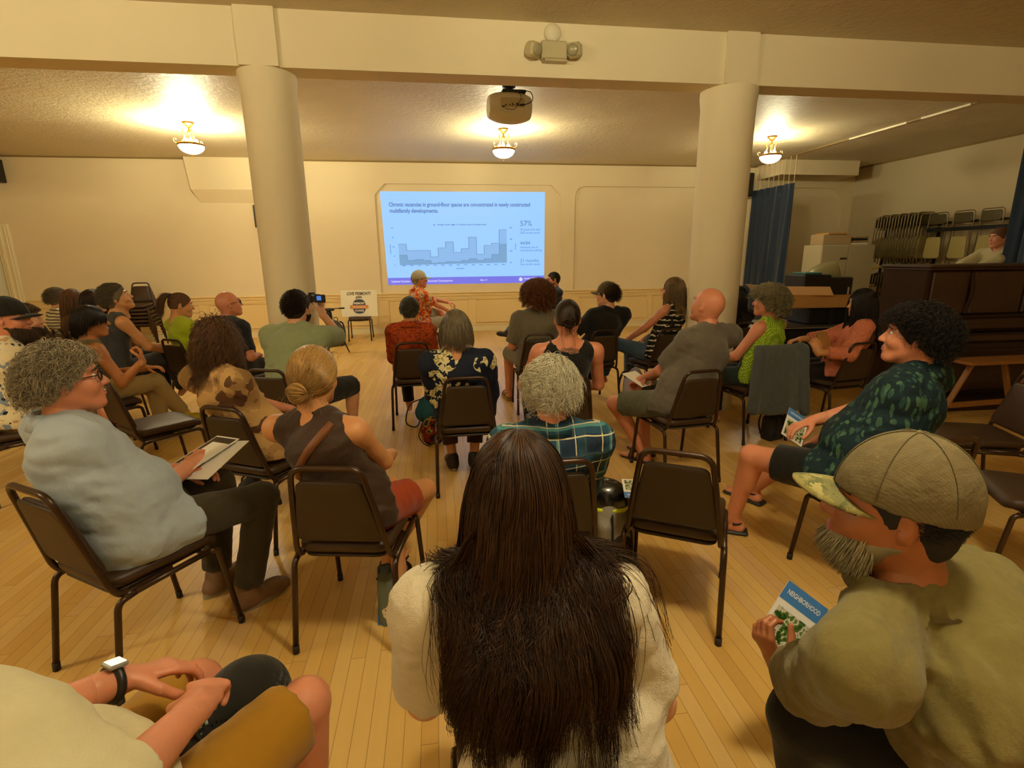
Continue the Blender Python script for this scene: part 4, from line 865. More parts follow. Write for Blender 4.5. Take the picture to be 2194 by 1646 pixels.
def tubes(P, r, k=3, mi=0):
    """P (N,S,3) paths to tapered strands"""
    N_, S, _ = P.shape; T = np.gradient(P, axis=1); T /= np.linalg.norm(T, axis=2, keepdims=True)+1e-9
    ref = np.array([.31, .53, .79]); U = np.cross(T, ref); U /= np.linalg.norm(U, axis=2, keepdims=True)+1e-9; W = np.cross(T, U)
    tp = np.concatenate([np.linspace(.75, 1, 3), np.linspace(1, .25, S-3)]); R = (np.asarray(r).reshape(-1, 1) if np.ndim(r) else r)*tp[None, :]
    R = np.broadcast_to(R, (N_, S)); rings = [P+R[..., None]*(math.cos(2*PI*j/k)*U+math.sin(2*PI*j/k)*W) for j in range(k)]
    V = np.stack(rings, 2).reshape(-1, 3); b = (np.arange(N_)[:, None, None]*S+np.arange(S-1)[None, :, None])*k; j = np.arange(k)[None, None, :]; j2 = (j+1) % k
    return (V, np.stack([b+j, b+j2, b+k+j2, b+k+j], -1).reshape(-1, 4), mi)
def scalp(n, hl=0.0, rng=RNG, top=1.0, nape=-.72, fringe=.30):
    out = []
    while len(out) < n:
        v = rng.normal(size=(n*3, 3)); v /= np.linalg.norm(v, axis=1)[:, None]; x, y, z = v.T
        lim = np.where(y < -.05, nape+.35*np.abs(x), np.where(y < .35, -.10+(y+.05)*.9, .26+(y-.35)*.55))+hl*(y > -.05)
        out += list(v[z > lim])
    v = np.array(out[:n]); return HCEN+v*HR*1.01, v
def grow(p, d0, L, steps, want, mix, cols, jit=.0, rng=RNG):
    N_ = len(p); P = np.zeros((N_, steps, 3)); P[:, 0] = p; d = d0/np.linalg.norm(d0, axis=1)[:, None]; st = (np.broadcast_to(L, (N_,))/(steps-1))[:, None]
    for i in range(1, steps):
        w = want(P[:, i-1], i/(steps-1)); w = w/(np.linalg.norm(w, axis=1)[:, None]+1e-9); d = d*(1-mix)+w*mix
        if jit: d = d+rng.normal(size=(N_, 3))*jit
        d /= np.linalg.norm(d, axis=1)[:, None]+1e-9; q = P[:, i-1]+d*st
        for cr in cols:
            if callable(cr): q = cr(q); continue
            c, r = cr; e = (q-c)/r; k = np.linalg.norm(e, axis=1); m = k < 1
            if m.any(): q[m] = c+e[m]/k[m][:, None]*r
        d = q-P[:, i-1]; d /= np.linalg.norm(d, axis=1)[:, None]+1e-9; P[:, i] = q
    return P
def curl_(P, amp, turns, rng=RNG, start=.1):
    N_, S, _ = P.shape; T = np.gradient(P, axis=1); T /= np.linalg.norm(T, axis=2, keepdims=True)+1e-9; U = np.cross(T, np.array([.3, .5, .8])); U /= np.linalg.norm(U, axis=2, keepdims=True)+1e-9; W = np.cross(T, U)
    t = np.linspace(0, 1, S)[None, :]; ph = rng.uniform(0, 2*PI, (N_, 1)); tn = turns*rng.uniform(.75, 1.25, (N_, 1)); a = amp*rng.uniform(.5, 1.2, (N_, 1))*np.clip(t/start, 0, 1)
    return P+(a*np.cos(ph+2*PI*tn*t))[..., None]*U+(a*np.sin(ph+2*PI*tn*t))[..., None]*W
def clump(P, M, s, rng=RNG):
    g = rng.choice(len(P), M, replace=False); k = np.argmin(((P[:, None, 0]-P[None, g, 0])**2).sum(-1), 1) if len(P)*M < 3e6 else rng.integers(0, M, len(P))
    t = np.linspace(0, 1, P.shape[1])[None, :, None]; return P+(P[g][k]-P)*(s*t**1.3)
def ps(*a): return np.array(a, float)
def make_hair(st, Hl, HC, sc, det, N_loc, shw):
    """returns (shell pieces, strand pieces) in person-local coordinates"""
    G = Hl.T @ ps(0, 0, -1); rng = np.random.default_rng(st.get('seed', 3)); kind = st['kind']; n = int(st.get('n', 2200)*det); rad = st.get('r', .0011)/math.sqrt(det)
    Nh = Hl.T @ (N_loc-HC)/sc; cols = [(HCEN, HR+st.get('off', .006)*(.5 if kind.startswith('curly') else 1)+.0015), (Nh+ps(0, .01, .05), ps(.062, .066, .10))]
    back = [(Nh+Hl.T @ ps(0, .0, -.15)/sc, ps(shw*1.55, .135, .165))]
    if st.get('on') is not None:      # long hair lies on the garment itself
        me_ = st['on'].data; from mathutils.bvhtree import BVHTree as BV_; T_ = BV_.FromPolygons([tuple(v.co) for v in me_.vertices], [tuple(p.vertices) for p in me_.polygons])
        l0, n0, _, _ = T_.find_nearest(Vector(N_loc)+Vector((0, -3, -.3))); sg_ = 1 if (Vector(N_loc)+Vector((0, -3, -.3))-l0).dot(n0) > 0 else -1
        def col_(q):
            W_ = (q*sc) @ Hl.T+HC
            for i in np.nonzero(q[:, 2] < -.11)[0]:
                h = T_.find_nearest(Vector(W_[i]), .09)
                if h[0] is None: continue
                nn = h[1]*sg_; s_ = (Vector(W_[i])-h[0]).dot(nn); lift = .007+.010*rl_[i % 997]
                if s_ < lift: W_[i] = np.array(h[0]+nn*lift)
            return ((W_-HC) @ Hl)/sc
        rl_ = rng.uniform(0, 1, 997); back = [col_]
    cw = st.get('off', .006)*(.5 if kind.startswith('curly') else 1); g = Grid((-.14, -.16, -.18), (.14, .13, .16), .009); g.add(elp(HCEN, HR+cw), .01)
    hl = st.get('hl', .0)
    if kind in ('crop', 'curlyshort'): g.add(elp((0, -.055, -.035), (.062, .048, .055)), .02)
    if kind in ('bob', 'long', 'curlylong'): g.add(elp((0, -.05, -.04), (.078, .055, .08)), .03)
    g.cut((0, .088-hl*.05, .052), (0, .72, -.69)); g.cut((0, .062, 0), (0, 1, -.35)) if kind != 'bob' else None
    if kind.startswith('curly') or kind == 'crop': g.wrinkle(.004, 5, 75)
    shell = g.mesh(); out = []
    R, V = scalp(n, hl, rng)
    if kind in ('bob', 'long', 'curlylong', 'curlyshort'):
        R2, V2 = scalp(n, hl, rng); k2 = V2[:, 2] > .55; R = np.concatenate([R, R2[k2]]); V = np.concatenate([V, V2[k2]]); n = len(R)
    R = HCEN+V*(cols[0][1]-.001)
    if kind == 'crop':
        L = st.get('L', .035)*rng.uniform(.6, 1.2, n); sw = st.get('sweep', ps(0, -1, .1)); w0 = sw+G*.55
        P = grow(R, V*st.get('lift', .9)+w0*.7, L, 6, lambda p, t: w0+0*p, .35, cols[:1], .12, rng)
    elif kind in ('curlyshort', 'curlylong'):
        L = st.get('L', .09)*rng.uniform(.6, 1.15, n); vol = st.get('vol', 1.1); low = V[:, 2:3]
        S_ = 22; P = grow(R, V*vol+G*.1, L, S_, lambda p, t: G+V*vol*(1-t)*.8, .16, cols+back, .05, rng); P = clump(P, max(8, n//st.get('cn', 18)), .72, rng); P = curl_(P, st.get('amp', .008), st.get('turns', 3.0), rng); rad = rad*1.35
    elif kind == 'bob':
        L = st.get('L', .19)*rng.uniform(.85, 1.02, n); L = L*(.55+.45*(V[:, 2]*.5+.5)); lat = np.stack([V[:, 0], V[:, 1]*.6-.1, 0*V[:, 0]], 1)
        P = grow(R, V*.15+lat*.6+G*.5, L, 12, lambda p, t: G+lat*.10*(1-t), .4, cols, .03, rng); P = clump(P, n//10, .3, rng)
    elif kind == 'long':
        Lm = st.get('L', .42); L = Lm*rng.uniform(st.get('lmin', .78), 1.05, n); lat = np.stack([V[:, 0]*.8+np.sign(V[:, 0])*1.1*(V[:, 1] > .12), V[:, 1]*.25-.5+rng.normal(size=n)*.1, 0*V[:, 0]], 1); S_ = st.get('steps', 18)
        P = grow(R, V*.08+lat*.55+G*.7, L, S_, lambda p, t: G+lat*.12*max(0, 1-2.2*t), .5, cols+back, st.get('jit', .02), rng); P = clump(P, st.get('M', max(20, n//25)), st.get('cs', .55), rng)
        if st.get('amp'): P = curl_(P, st['amp'], st.get('turns', 1.5), rng, .7)
    elif kind in ('bun', 'pony'):
        tie = st.get('tie', ps(0, -.118, .03)); L = np.linalg.norm(R-tie, axis=1)*1.12+.01
        P = grow(R, V*.25+(tie-R)*4, L, 10, lambda p, t: tie-p, .45, [(HCEN, HR*st.get('puff', 1.06))], st.get('jit', .03), rng)
        if kind == 'pony':
            m = int(n*.35); Lp = st.get('L', .22); o = tie+rng.normal(size=(m, 3))*.008; P2 = grow(o, np.tile(ps(0, -1, .35), (m, 1))+rng.normal(size=(m, 3))*.25, Lp*rng.uniform(.8, 1.05, m), 16, lambda p, t: G+0*p, .22, cols+back, .02, rng); P2 = clump(P2, m//18, .4, rng)
            out.append(tubes(P2, rad*1.3))
            out.append(tube([tie+ps(.013*math.cos(a), 0, .013*math.sin(a)) for a in np.linspace(0, 2*PI, 12)], .005, 6)[0:2]+(0,))
        else:
            m = int(n*.30); br = st.get('br', .034); cb = tie+ps(0, -br*.75, 0); ax = nrm(tie-HCEN); a0 = rng.uniform(0, 2*PI, m); inc = rng.normal(0, .75, m); rr = br*rng.uniform(.7, 1.08, m)
            e1 = nrm(np.cross(ax, ps(0, 0, 1))); e2 = np.cross(ax, e1); t = np.linspace(0, 1, 16)[None, :]; an = a0[:, None]+t*rng.uniform(2.2, 4.2, (m, 1)); ci = np.cos(inc)[:, None]; si = np.sin(inc)[:, None]
            P2 = cb+rr[:, None, None]*(np.cos(an)[..., None]*e1*(.6+.4*ci[..., None])+np.sin(an)[..., None]*e2*ci[..., None]+(np.sin(an)*si)[..., None]*ax*.85); out.append(tubes(P2, rad*1.4)); out.append(ell(cb, (br*.8, br*.7, br*.8), 14, 10)+(0,))
            m = max(10, n//60); o = HCEN+ps(0, -.085, -.07)+rng.normal(size=(m, 3))*ps(.03, .01, .015); out.append(tubes(curl_(grow(o, rng.normal(size=(m, 3))+ps(0, -1, 0), .06*rng.uniform(.5, 1.3, m), 8, lambda p, t: G+0*p, .3, cols, .1, rng), .004, 1.2, rng), rad*.8))
    elif kind == 'fringe':   # sparse sides only
        keep = V[:, 2] < .45; R, V = R[keep], V[keep]; P = grow(R, V*.5+ps(0, -1, 0)+G, .018*rng.uniform(.6, 1.2, len(R)), 5, lambda p, t: G+ps(0, -.6, 0)+0*p, .4, cols[:1], .1, rng)
    out.append(tubes(P, rad*rng.uniform(.7, 1.3, len(P))))
    shell = (shell[0], shell[1], 1)
    tr = lambda pc: ((pc[0]*sc) @ Hl.T+HC,)+tuple(pc[1:])
    return ([tr(shell)] if st.get('shell', True) else []), [tr(o) for o in out]
def loc_of(c, th, w): return rz(math.radians(th)) @ (np.array(w, float)-np.array([c[0], c[1], 0.]))
PEOPLE = {}
def person(key, label, c, th, head, hy=0, hp=0, hr=0, sc=1.04, sw=.185, g=1.0, hg=1.0, sk='fair', near=0, tw=0, top=None, bot=None, shoes=None, hair=None, armL=None, armR=None, legL=None, legR=None,
           htop=.118, pel=(0, -.038), cap_=None, glasses=None, beard=None, extra=None, group='people seated in the audience', feet=True, neck_fwd=0.0, bust=0, seat=.47, name='person', ct=0):
    root = thing(name, label, 'person', (c[0], c[1], 0), -math.radians(th), group); L = lambda w: loc_of(c, th, w)
    Hl = rz(-math.radians(hy-th)) @ rx(math.radians(hp)) @ ry(math.radians(hr))
    topw = ps(*head[1:]) if head[0] == 'w' else aty(*head)
    HC = L(topw)-Hl @ ps(0, 0, htop)*sc
    hh = (.016, .011, .009)[near]; S = sc
    def T(w, d=None): return d if w is None else (L(aty(*w[1:])) if w[0] == 'px' else (L(w[1:]) if w[0] == 'w' else ps(*w)))
    twr = math.radians(tw); u = rz(-twr) @ ps(1, 0, 0); fw = rz(-twr) @ ps(0, 1, 0)
    Nk = HC+ps(0, 0, -.150)*S-nrm(Hl @ ps(0, 1, 0)*ps(1, 1, 0))*(.035+neck_fwd)*S; Pv = ps(pel[0], pel[1]+max(0, g-1)*.10, seat+.095*S)
    Wa = Pv*.62+Nk*.38-fw*.012; Ch = Pv*.28+Nk*.72-fw*.02
    yb = lambda z: -.196-(z-.47)*.235+.02
    if abs(ct) < 25:
        Wa[1] = max(Wa[1], yb(Wa[2])+.115*g*S+.012); Ch[1] = max(Ch[1], yb(Ch[2])+.112*(.6+.4*g)*S+.010)
    ShL, ShR = Nk-u*sw*S+ps(0, 0, -.058*S), Nk+u*sw*S+ps(0, 0, -.058*S); cwid = sw/.185
    up = nrm(Nk-Ch)
    torso = [cone2(Pv, Wa, ps(1, 0, 0)+u, (.155*hg*S, .115*g*S), (.138*g*S, .105*g*S)), cone2(Wa, Ch, u, (.138*g*S, .105*g*S), (.152*cwid*(.6+.4*g)*S, .112*(.6+.4*g)*S)),
             cone2(Ch, Nk-up*.05*S, u, (.152*cwid*(.6+.4*g)*S, .112*(.6+.4*g)*S), (.10*S, .062*S)), cap(ShL+u*.02*S, ShR-u*.02*S, .052*S), cap(Nk+up*.02*S, ShL, .040*S, .05*S), cap(Nk+up*.02*S, ShR, .040*S, .05*S)]
    if g > 1.08: torso.append(elp(Wa+fw*.05*S-ps(0, 0, .04), ps(.15*g, .13*g, .13)*S))
    if bust: torso += [elp(Ch+fw*.085*S+u*s*.065*S-up*.01, ps(.062, .055, .06)*S*bust) for s in (-1, 1)]
    hipz = Pv+ps(0, 0, -.01); pelv = [elp(hipz+ps(0, -.005, -.0), ps(.172*hg, .145, .098)*S)]
    al, fl = .285*S, .255*S
    arms = []
    for side, sh, a in ((-1, ShL, armL), (1, ShR, armR)):
        a = a or {}; t = T(a.get('t'), ps(side*.065, .24, .655)); pole = ps(*a.get('pole', (side*.45, -.35, -.8))); e, w = ik(sh, t, al, fl, pole); fd = nrm(w-e); hd = nrm(ps(*a['d'])) if 'd' in a else fd*.8+ps(-side*.25, .1, -.05)
        n_ = ps(*a['n']) if 'n' in a else ps(-side*.2, 0, -1); arms.append((side, sh, e, w, nrm(hd), n_, a.get('curl', .55)))
    legs = []
    for side, a in ((-1, legL), (1, legR)):
        a = a or {}; hip = Pv+ps(side*.092*S, .01, -.012); t = T(a.get('t'), ps(side*.115, .37, .085)); kn, an = ik(hip, t, .425*S, .415*S, ps(*a.get('pole', (side*.12, .5, 1)))); legs.append((side, hip, kn, an, nrm(ps(*a['d'])) if 'd' in a else nrm(ps(side*.15, 1, 0)), a.get('flat', True)))
    lo = np.min([Nk, Pv]+[x for A in arms for x in A[1:4]]+[x for A in legs for x in A[1:4]], 0)-.2; hi = np.max([Nk, Pv]+[x for A in arms for x in A[1:4]]+[x for A in legs for x in A[1:4]], 0)+.2; lo[2] = max(lo[2], -.02)
    armp = [(cap(sh+ps(0, 0, 0), sh+nrm(e-sh)*.04, .056*S, .054*S), cap(sh, e, .049*S, .039*S), cap(e, w, .041*S, .0255*S), elp(e+(w-e)*.28, ps(.042, .042, .06)*S*.98, None)) for _, sh, e, w, *_ in arms]
    legp = [(cap(hip, kn, .083*S*(.7+.3*hg), .056*S), cap(kn, kn+(an-kn)*.95, .053*S, .036*S), cap(kn+(an-kn)*.15-ps(0, .016, 0), kn+(an-kn)*.42-ps(0, .016, 0), .050*S, .042*S)) for _, hip, kn, an, *_ in legs]
    # --- body (one continuous figure)
    G = Grid(lo, hi, hh if near else .016)
    for p in torso+pelv: G.add(p, .035, -.007)
    for a_ in armp:
        for p in a_[:3]: G.add(p, .02)
    for l_ in legp:
        for p in l_: G.add(p, .025)
    G.add(cap(Nk-up*.03, HC+Hl @ ps(0, -.03, -.07)*S, .060*S, .055*S), .03)
    bare = shoes is None or shoes.get('kind') in ('sandal', 'flipflop')
    for side, hip, kn, an, fd, flat in legs:
        f2 = fd if flat else nrm(fd); hl_ = an+ps(0, 0, -.045*S)-f2*.035; bl = an+f2*.115*S+ps(0, 0, -.055*S) if flat else an+f2*.115*S; G.add(cap(an, hl_, .036*S, .030*S), .02)
        if bare and feet:
            G.add(cap(hl_, bl, .031*S, .024*S), .02); lat = nrm(np.cross(f2, ps(0, 0, 1)))
            for q in range(5): G.add(cap(bl+lat*(q-2)*.016*side*-1, bl+lat*(q-2)*.017*side*-1+f2*(.062-.007*q)*S, .012 if q else .015, .009 if q else .013), .008)
    bp_ = [G.mesh()+(0,)]
    for side, sh, e, w, hd, n_, cu in arms:
        Pp, Fp = hand_prims(w, hd, n_, side, cu, S); H = Grid(w-.03-.17*S*0-ps(.17, .17, .17)*S, w+ps(.17, .17, .17)*S+.03, .0052 if near < 2 else .0042)
        H.add(cap(w-nrm(w-e)*.05*S, w, .030*S, .026*S), .01)
        for p in Pp: H.add(p, .012)
        fg = [H.add(p, .003) for p in Fp]; bp_.append(H.mesh()+(0,))
    hp_ = head_pieces((.0068, .0055, .0045)[near]); bp_ += [((p[0]*S) @ Hl.T+HC, p[1], p[2]) for p in hp_]
    body = obj('body', bp_, [SK[sk], M_LIP, M_EYE, M_IRIS], root, True)
    sd = abs(hash(key)) % 1000 if False else sum(ord(ch) for ch in key)*7 % 97
    # --- lower garment
    if bot:
        kb = bot.get('kind', 'pants'); Gp = Grid(lo, hi, hh); of = .013 if kb == 'pants' else .016
        for p in pelv: Gp.add(p, .03, .008)
        Gp.add(cone2(Pv-ps(0, 0, .02), Pv+ps(0, 0, .10)*S, ps(1, 0, 0), (.16*hg*S, .125*g*S), (.15*hg*S, .112*g*S)), .03, .006)
        for (side, hip, kn, an, fd, flat), l_ in zip(legs, legp):
            if kb == 'pants':
                Gp.add(l_[0], .03, of); Gp.add(cap(kn, kn+(an-kn)*.97, .058*S, .048*S), .03, of*.9, [(kn+(an-kn)*bot.get('len', .93), nrm(an-kn))])
            else:
                e_ = hip+(kn-hip)*bot.get('len', .8); Gp.add(cap(hip, kn, .090*S*(.7+.3*hg), .074*S), .03, of*.7, [(e_, nrm(kn-hip))])
        GpD = Gp.D.copy(); Gp.wrinkle(bot.get('wr', .005)*.8, sd, 52, (1, 1, .8)); Gp.cut((0, 0, seat+.0), (0, 0, -1)) if kb != 'pants' and bot.get('cutseat', False) else None
        obj({'pants': 'trousers', 'shorts': 'shorts'}[kb], [Gp.mesh()], bot['m'], root, True)
    # --- upper garment
    if top:
        Gs = Grid(lo, hi, hh); off = top.get('off', .013); sl = top.get('sleeve', .55)
        tor2 = torso if sl > 0 else torso[:3]+[cap(ShL+u*top.get('yoke', .055)*S, ShR-u*top.get('yoke', .055)*S, .050*S), cap(Nk+up*.02*S, ShL+u*.055*S, .040*S, .048*S), cap(Nk+up*.02*S, ShR-u*.055*S, .040*S, .048*S)]+torso[6:]
        for p in tor2: Gs.add(p, .03 if sl <= 0 else .04, off)
        for p in pelv: Gs.add(p, .04, off*.9+.004)
        for (side, sh, e, w, *_), a_ in zip(arms, armp):
            lw = top.get('loose', 1.0)
            if sl > 0: Gs.add(cap(sh, sh+(e-sh)*min(sl, 1.0), .056*S*lw, (.056-.006*min(sl, 1))*S*lw), .03, off*.9, [(sh+(e-sh)*min(sl, 1.02), nrm(e-sh))] if sl < 1 else [])
            if sl > 1: Gs.add(cap(e, w, .047*S*lw, .036*S*lw), .03, off*.8, [(e+(w-e)*(sl-1), nrm(w-e))])
            if sl > 0: Gs.add(a_[0], .03, off)
        if sl <= 0:
            for (side, sh, e, w, *_) in arms:
                k_ = top.get('arm', .066)*S; Gs.sub(cone2(sh+u*side*.022*S+up*.07*S, e, fw, (k_*1.05, k_*.85), (k_*.95, k_*.8)), .012)
        sk_ = top.get('skirt', .24 if sl > 0 else .04)
        if bot and sk_ > 0:     # the hem drapes over whatever the trousers cover near the hips
            md = nrm((legs[0][2]-legs[0][1])+(legs[1][2]-legs[1][1])); mo = (legs[0][1]+legs[1][1])/2+md*.43*S*sk_; PP = Gs._pts(tuple(slice(0, n) for n in Gs.n)); pd = np.maximum(GpD-.010, ((PP-mo) @ md)); kk = .03; h_ = np.clip(.5+.5*(Gs.D-pd)/kk, 0, 1); Gs.D = (Gs.D*(1-h_)+pd*h_-kk*h_*(1-h_)).astype(np.float32)
        nr = top.get('neck', .064)*S; Gs.sub(cap(Nk-up*(top.get('scoop', -.028))*S+fw*.012, Nk+up*.2, nr, nr), .012); Gs.wrinkle(top.get('wr', .006)*1.25, sd+3, top.get('wf', 14)*3.6, (.8, 1, 1.15)); Gs.cut((0, 0, Pv[2]-top.get('hem', .055)*S), (0, 0, -1))
        tn = top.get('name', 'shirt'); sh_o = obj(tn, [Gs.mesh()], top['m'], root, True)
        if top.get('collar'):
            kc_ = top.get('cm', top['m']); cp = []; 
            for rr, zz in ((.069, .052), (.082, .030), (.104, -.006)): cp.append([Nk+(u*math.cos(a)*rr*1.02+(fw*math.sin(a)*rr)+up*(zz-.012*max(0, math.sin(a))))*S+fw*.004 for a in np.linspace(PI*.5+.18, PI*2.5-.18, 40)])
            V = np.array(cp); ctr = Nk; Vi = V; nA = V.shape[1]; V2 = V+(V-ctr)*.0+np.array([nrm((p-ctr)*ps(1, 1, 0))*.006 for p in V.reshape(-1, 3)]).reshape(V.shape)
            A = np.concatenate([Vi.reshape(-1, 3), V2.reshape(-1, 3)]); F = []; m_ = 3*nA
            for r_ in range(2):
                for i in range(nA-1): q = r_*nA+i; F.append((q, q+nA, q+nA+1, q+1)); F.append((m_+q, m_+q+1, m_+q+nA+1, m_+q+nA))
            for i in range(nA-1): F.append((i, i+1, m_+i+1, m_+i)); q = 2*nA+i; F.append((q, m_+q, m_+q+1, q+1))
            obj('collar', [(A, F)], kc_, sh_o, True)
        if top.get('belt'):
            obj('waistband', [tube([Wa+(u*math.cos(a)*.158*g+fw*math.sin(a)*.126*g)*S for a in np.linspace(0, 2*PI, 30, False)], .014, 8, True)], M_DK, sh_o, True)
    # --- shoes
    if shoes and feet:
        for side, hip, kn, an, fd, flat in legs:
            if shoes.get('kind') in ('sandal', 'flipflop'):
                c0 = an+fd*.045*S; c0[2] = max(.012, an[2]-.078*S) if flat else an[2]-.05
                so = obj('sandal', [obox(c0, np.cross(fd, ps(0, 0, 1)), fd, ps(0, 0, 1), .085*S, .25*S, .022, .01)], shoes.get('m', M_SHOE), root)
                obj('strap', [tube([an+nrm(np.cross(fd, ps(0, 0, 1)))*.044*S*math.cos(a)+fd*o*S+ps(0, 0, -.055+.045*math.sin(a))*S for a in np.linspace(0, PI, 10)], .009, 6) for o in (.03, .09)]+[tube([an+nrm(np.cross(fd, ps(0, 0, 1)))*.04*S*math.cos(a)-fd*.045*S*math.sin(a)+ps(0, 0, -.02) for a in np.linspace(0, PI, 10)], .007, 6)], shoes.get('m', M_SHOE), so, True)
                continue
            Gf = Grid(an-ps(.2, .2, .12), an+ps(.22, .24, .12), .0085 if near else .011); gz = ps(0, 0, 1); b0 = an-gz*.048*S if flat else an-gz*.045; Gf.add(cap(an+gz*.005, an-gz*.03, .047*S, .045*S), .02); Gf.add(cap(b0-fd*.035*S, b0+fd*.12*S, .040*S, .042*S), .03); Gf.add(cap(b0+fd*.1*S, b0+fd*.155*S-gz*.006, .042*S, .034*S), .02)
            if flat: Gf.cut((0, 0, .012), (0, 0, -1))
            s_ = obj('shoe', [Gf.mesh()], shoes.get('m', M_SHOE), root, True)
            if flat:
                lat = nrm(np.cross(fd, gz)); ol = [(b0+fd*(.045+.125*math.cos(a))*S+lat*(.043*math.sin(a)*(1+.12*math.cos(a)))*S) for a in np.linspace(0, 2*PI, 22, False)]; Vs = np.array([[p[0], p[1], .0] for p in ol]+[[p[0], p[1], .024] for p in ol]); n2 = 22
                obj('sole', [(Vs, [tuple(range(n2)), tuple(range(2*n2-1, n2-1, -1))]+[(i, n2+i, n2+(i+1) % n2, (i+1) % n2) for i in range(n2)])], shoes.get('sole', M_SOLE), s_)
    hx = lambda pc: ((np.asarray(pc[0])*S) @ Hl.T+HC,)+tuple(pc[1:])
    # --- hair
    if hair and hair.get('kind') != 'bald':
        a, b = make_hair(dict(hair, on=sh_o if hair.get('drape') and top else None), Hl, HC, S, (.42, .9, 1.5)[near]*hair.get('det', 1), Nk, sw); obj('hair', a+b, [hair['m'], BASE[hair['m'].name]], root, True)
    if beard:
        rng = np.random.default_rng(5); n = 2600 if near else 900; v = rng.normal(size=(n*6, 3)); v /= np.linalg.norm(v, axis=1)[:, None]; m = (v[:, 1] > -.05) & (v[:, 2] < -.15+.45*np.clip(np.abs(v[:, 0])-.6, 0, 1)) & (np.abs(v[:, 0]) < .98); v = v[m][:n]; R = ps(0, .030, -.050)+v*ps(.064, .066, .064); Gd = Hl.T @ ps(0, 0, -1)
        P = grow(R, v+Gd, beard.get('L', .04)*rng.uniform(.6, 1.2, len(R)), 7, lambda p, t: Gd+v*.3+ps(0, .3, 0), .3, [], .08, rng); bg = Grid((-.09, -.04, -.20), (.09, .14, 0), .008); bg.add(elp((0, .036, -.066), (.0625, .070, .056)), .01); bg.add(elp((0, .072, -.108), (.028, .026, .016+beard.get('L', .04)*.35)), .03); [bg.add(cap((q_*.060, -.004, -.040), (q_*.030, .058, -.090), .020), .015) for q_ in (-1, 1)]; bg.sub(elp((0, .105, -.058), (.03, .02, .012)), .01); bg.cut((0, .0, -.045), (0, .15, 1)); 
        obj('beard', [hx(bg.mesh()), hx(tubes(P, .0011))], beard['m'], root, True)
    if glasses:
        fr = []; 
        for s in (-1, 1): fr.append(tube([(s*.033+.024*math.cos(a), .104-abs(s*.033+.024*math.cos(a))*.15, .008+.018*math.sin(a)) for a in np.linspace(0, 2*PI, 16, False)], .0018*glasses.get('w', 1), 6, True)); fr.append(tube([(s*.056, .095, .012), (s*.079, .03, .012), (s*.083, -.015, .005), (s*.080, -.035, -.015)], .0020, 6))
        fr.append(tube([(-.010, .103, .012), (0, .106, .014), (.010, .103, .012)], .0018, 6)); obj('glasses', [hx(f) for f in fr], glasses.get('m', M_DK), root, True)
    if cap_:
        cg = Grid((-.12, -.15, -.06), (.12, .15, .16), .0045 if near else .007); cg.add(elp(HCEN+ps(0, 0, .004), HR+ps(.016, .018, .020+cap_.get('crown', 0))), .01); cg.sub(elp(HCEN, HR+ps(.009, .011, .011)), .004); cg.cut((0, 0, .022), (0, .12, -1)); 
        if cap_.get('strap', True): cg.sub(elp((0, -.125, .028), (.030, .05, .026)), .005)
        co = obj('cap', [hx(cg.mesh())], cap_['m'], root, True)
        V = []; F = []; na = 22; 
        for lay in (0, 1):
            for r_ in (0, .33, .66, 1):
                for i in range(na+1):
                    a = PI*(.09+.82*i/na); x = math.cos(a)*(.080-.004*r_); y0 = .012+.092*math.sin(a)+.0; y = y0+r_*.072*math.sin(a)**.7; V.append((x, y, .034-.030*(x/.08)**2+.006*r_+.0-(.004 if lay == 0 else 0)-.010*r_*r_))
        R_ = na+1; m_ = 4*R_
        for r_ in range(3):
            for i in range(na): q = r_*R_+i; F.append((q, q+R_, q+R_+1, q+1)); F.append((m_+q, m_+q+1, m_+q+R_+1, m_+q+R_))
        for i in range(na): q = 3*R_+i; F.append((q, m_+q, m_+q+1, q+1)); F.append((i, i+1, m_+i+1, m_+i))
        obj('brim', [hx((np.array(V), F))], cap_.get('bm', cap_['m']), co, True)
        obj('cap_button', [hx(ell(HCEN+ps(0, 0, HR[2]+.024+cap_.get('crown', 0)), (.006, .006, .004), 8, 6))], cap_['m'], co, True)
        sm = [tube([HCEN+ps((HR[0]+.0172)*math.cos(b_)*math.cos(a), (HR[1]+.0192)*math.cos(b_)*math.sin(a), .004+(HR[2]+.0215+cap_.get('crown', 0))*math.sin(b_)) for b_ in np.linspace(.08, PI/2, 14)], .0011, 5) for a in np.arange(PI/6, 2*PI, PI/3)]
        obj('seam', [hx(x) for x in sm], cap_.get('sm', cap_['m']), co, True)
    D = dict(root=root, HC=HC, Hl=Hl, S=S, Nk=Nk, Wa=Wa, Ch=Ch, Pv=Pv, u=u, fw=fw, up=up, arms=arms, legs=legs, ShL=ShL, ShR=ShR, c=c, th=th, hx=hx, body=body, top=sh_o if top else None)
    PEOPLE[key] = D
    if extra: extra(D)
    return D
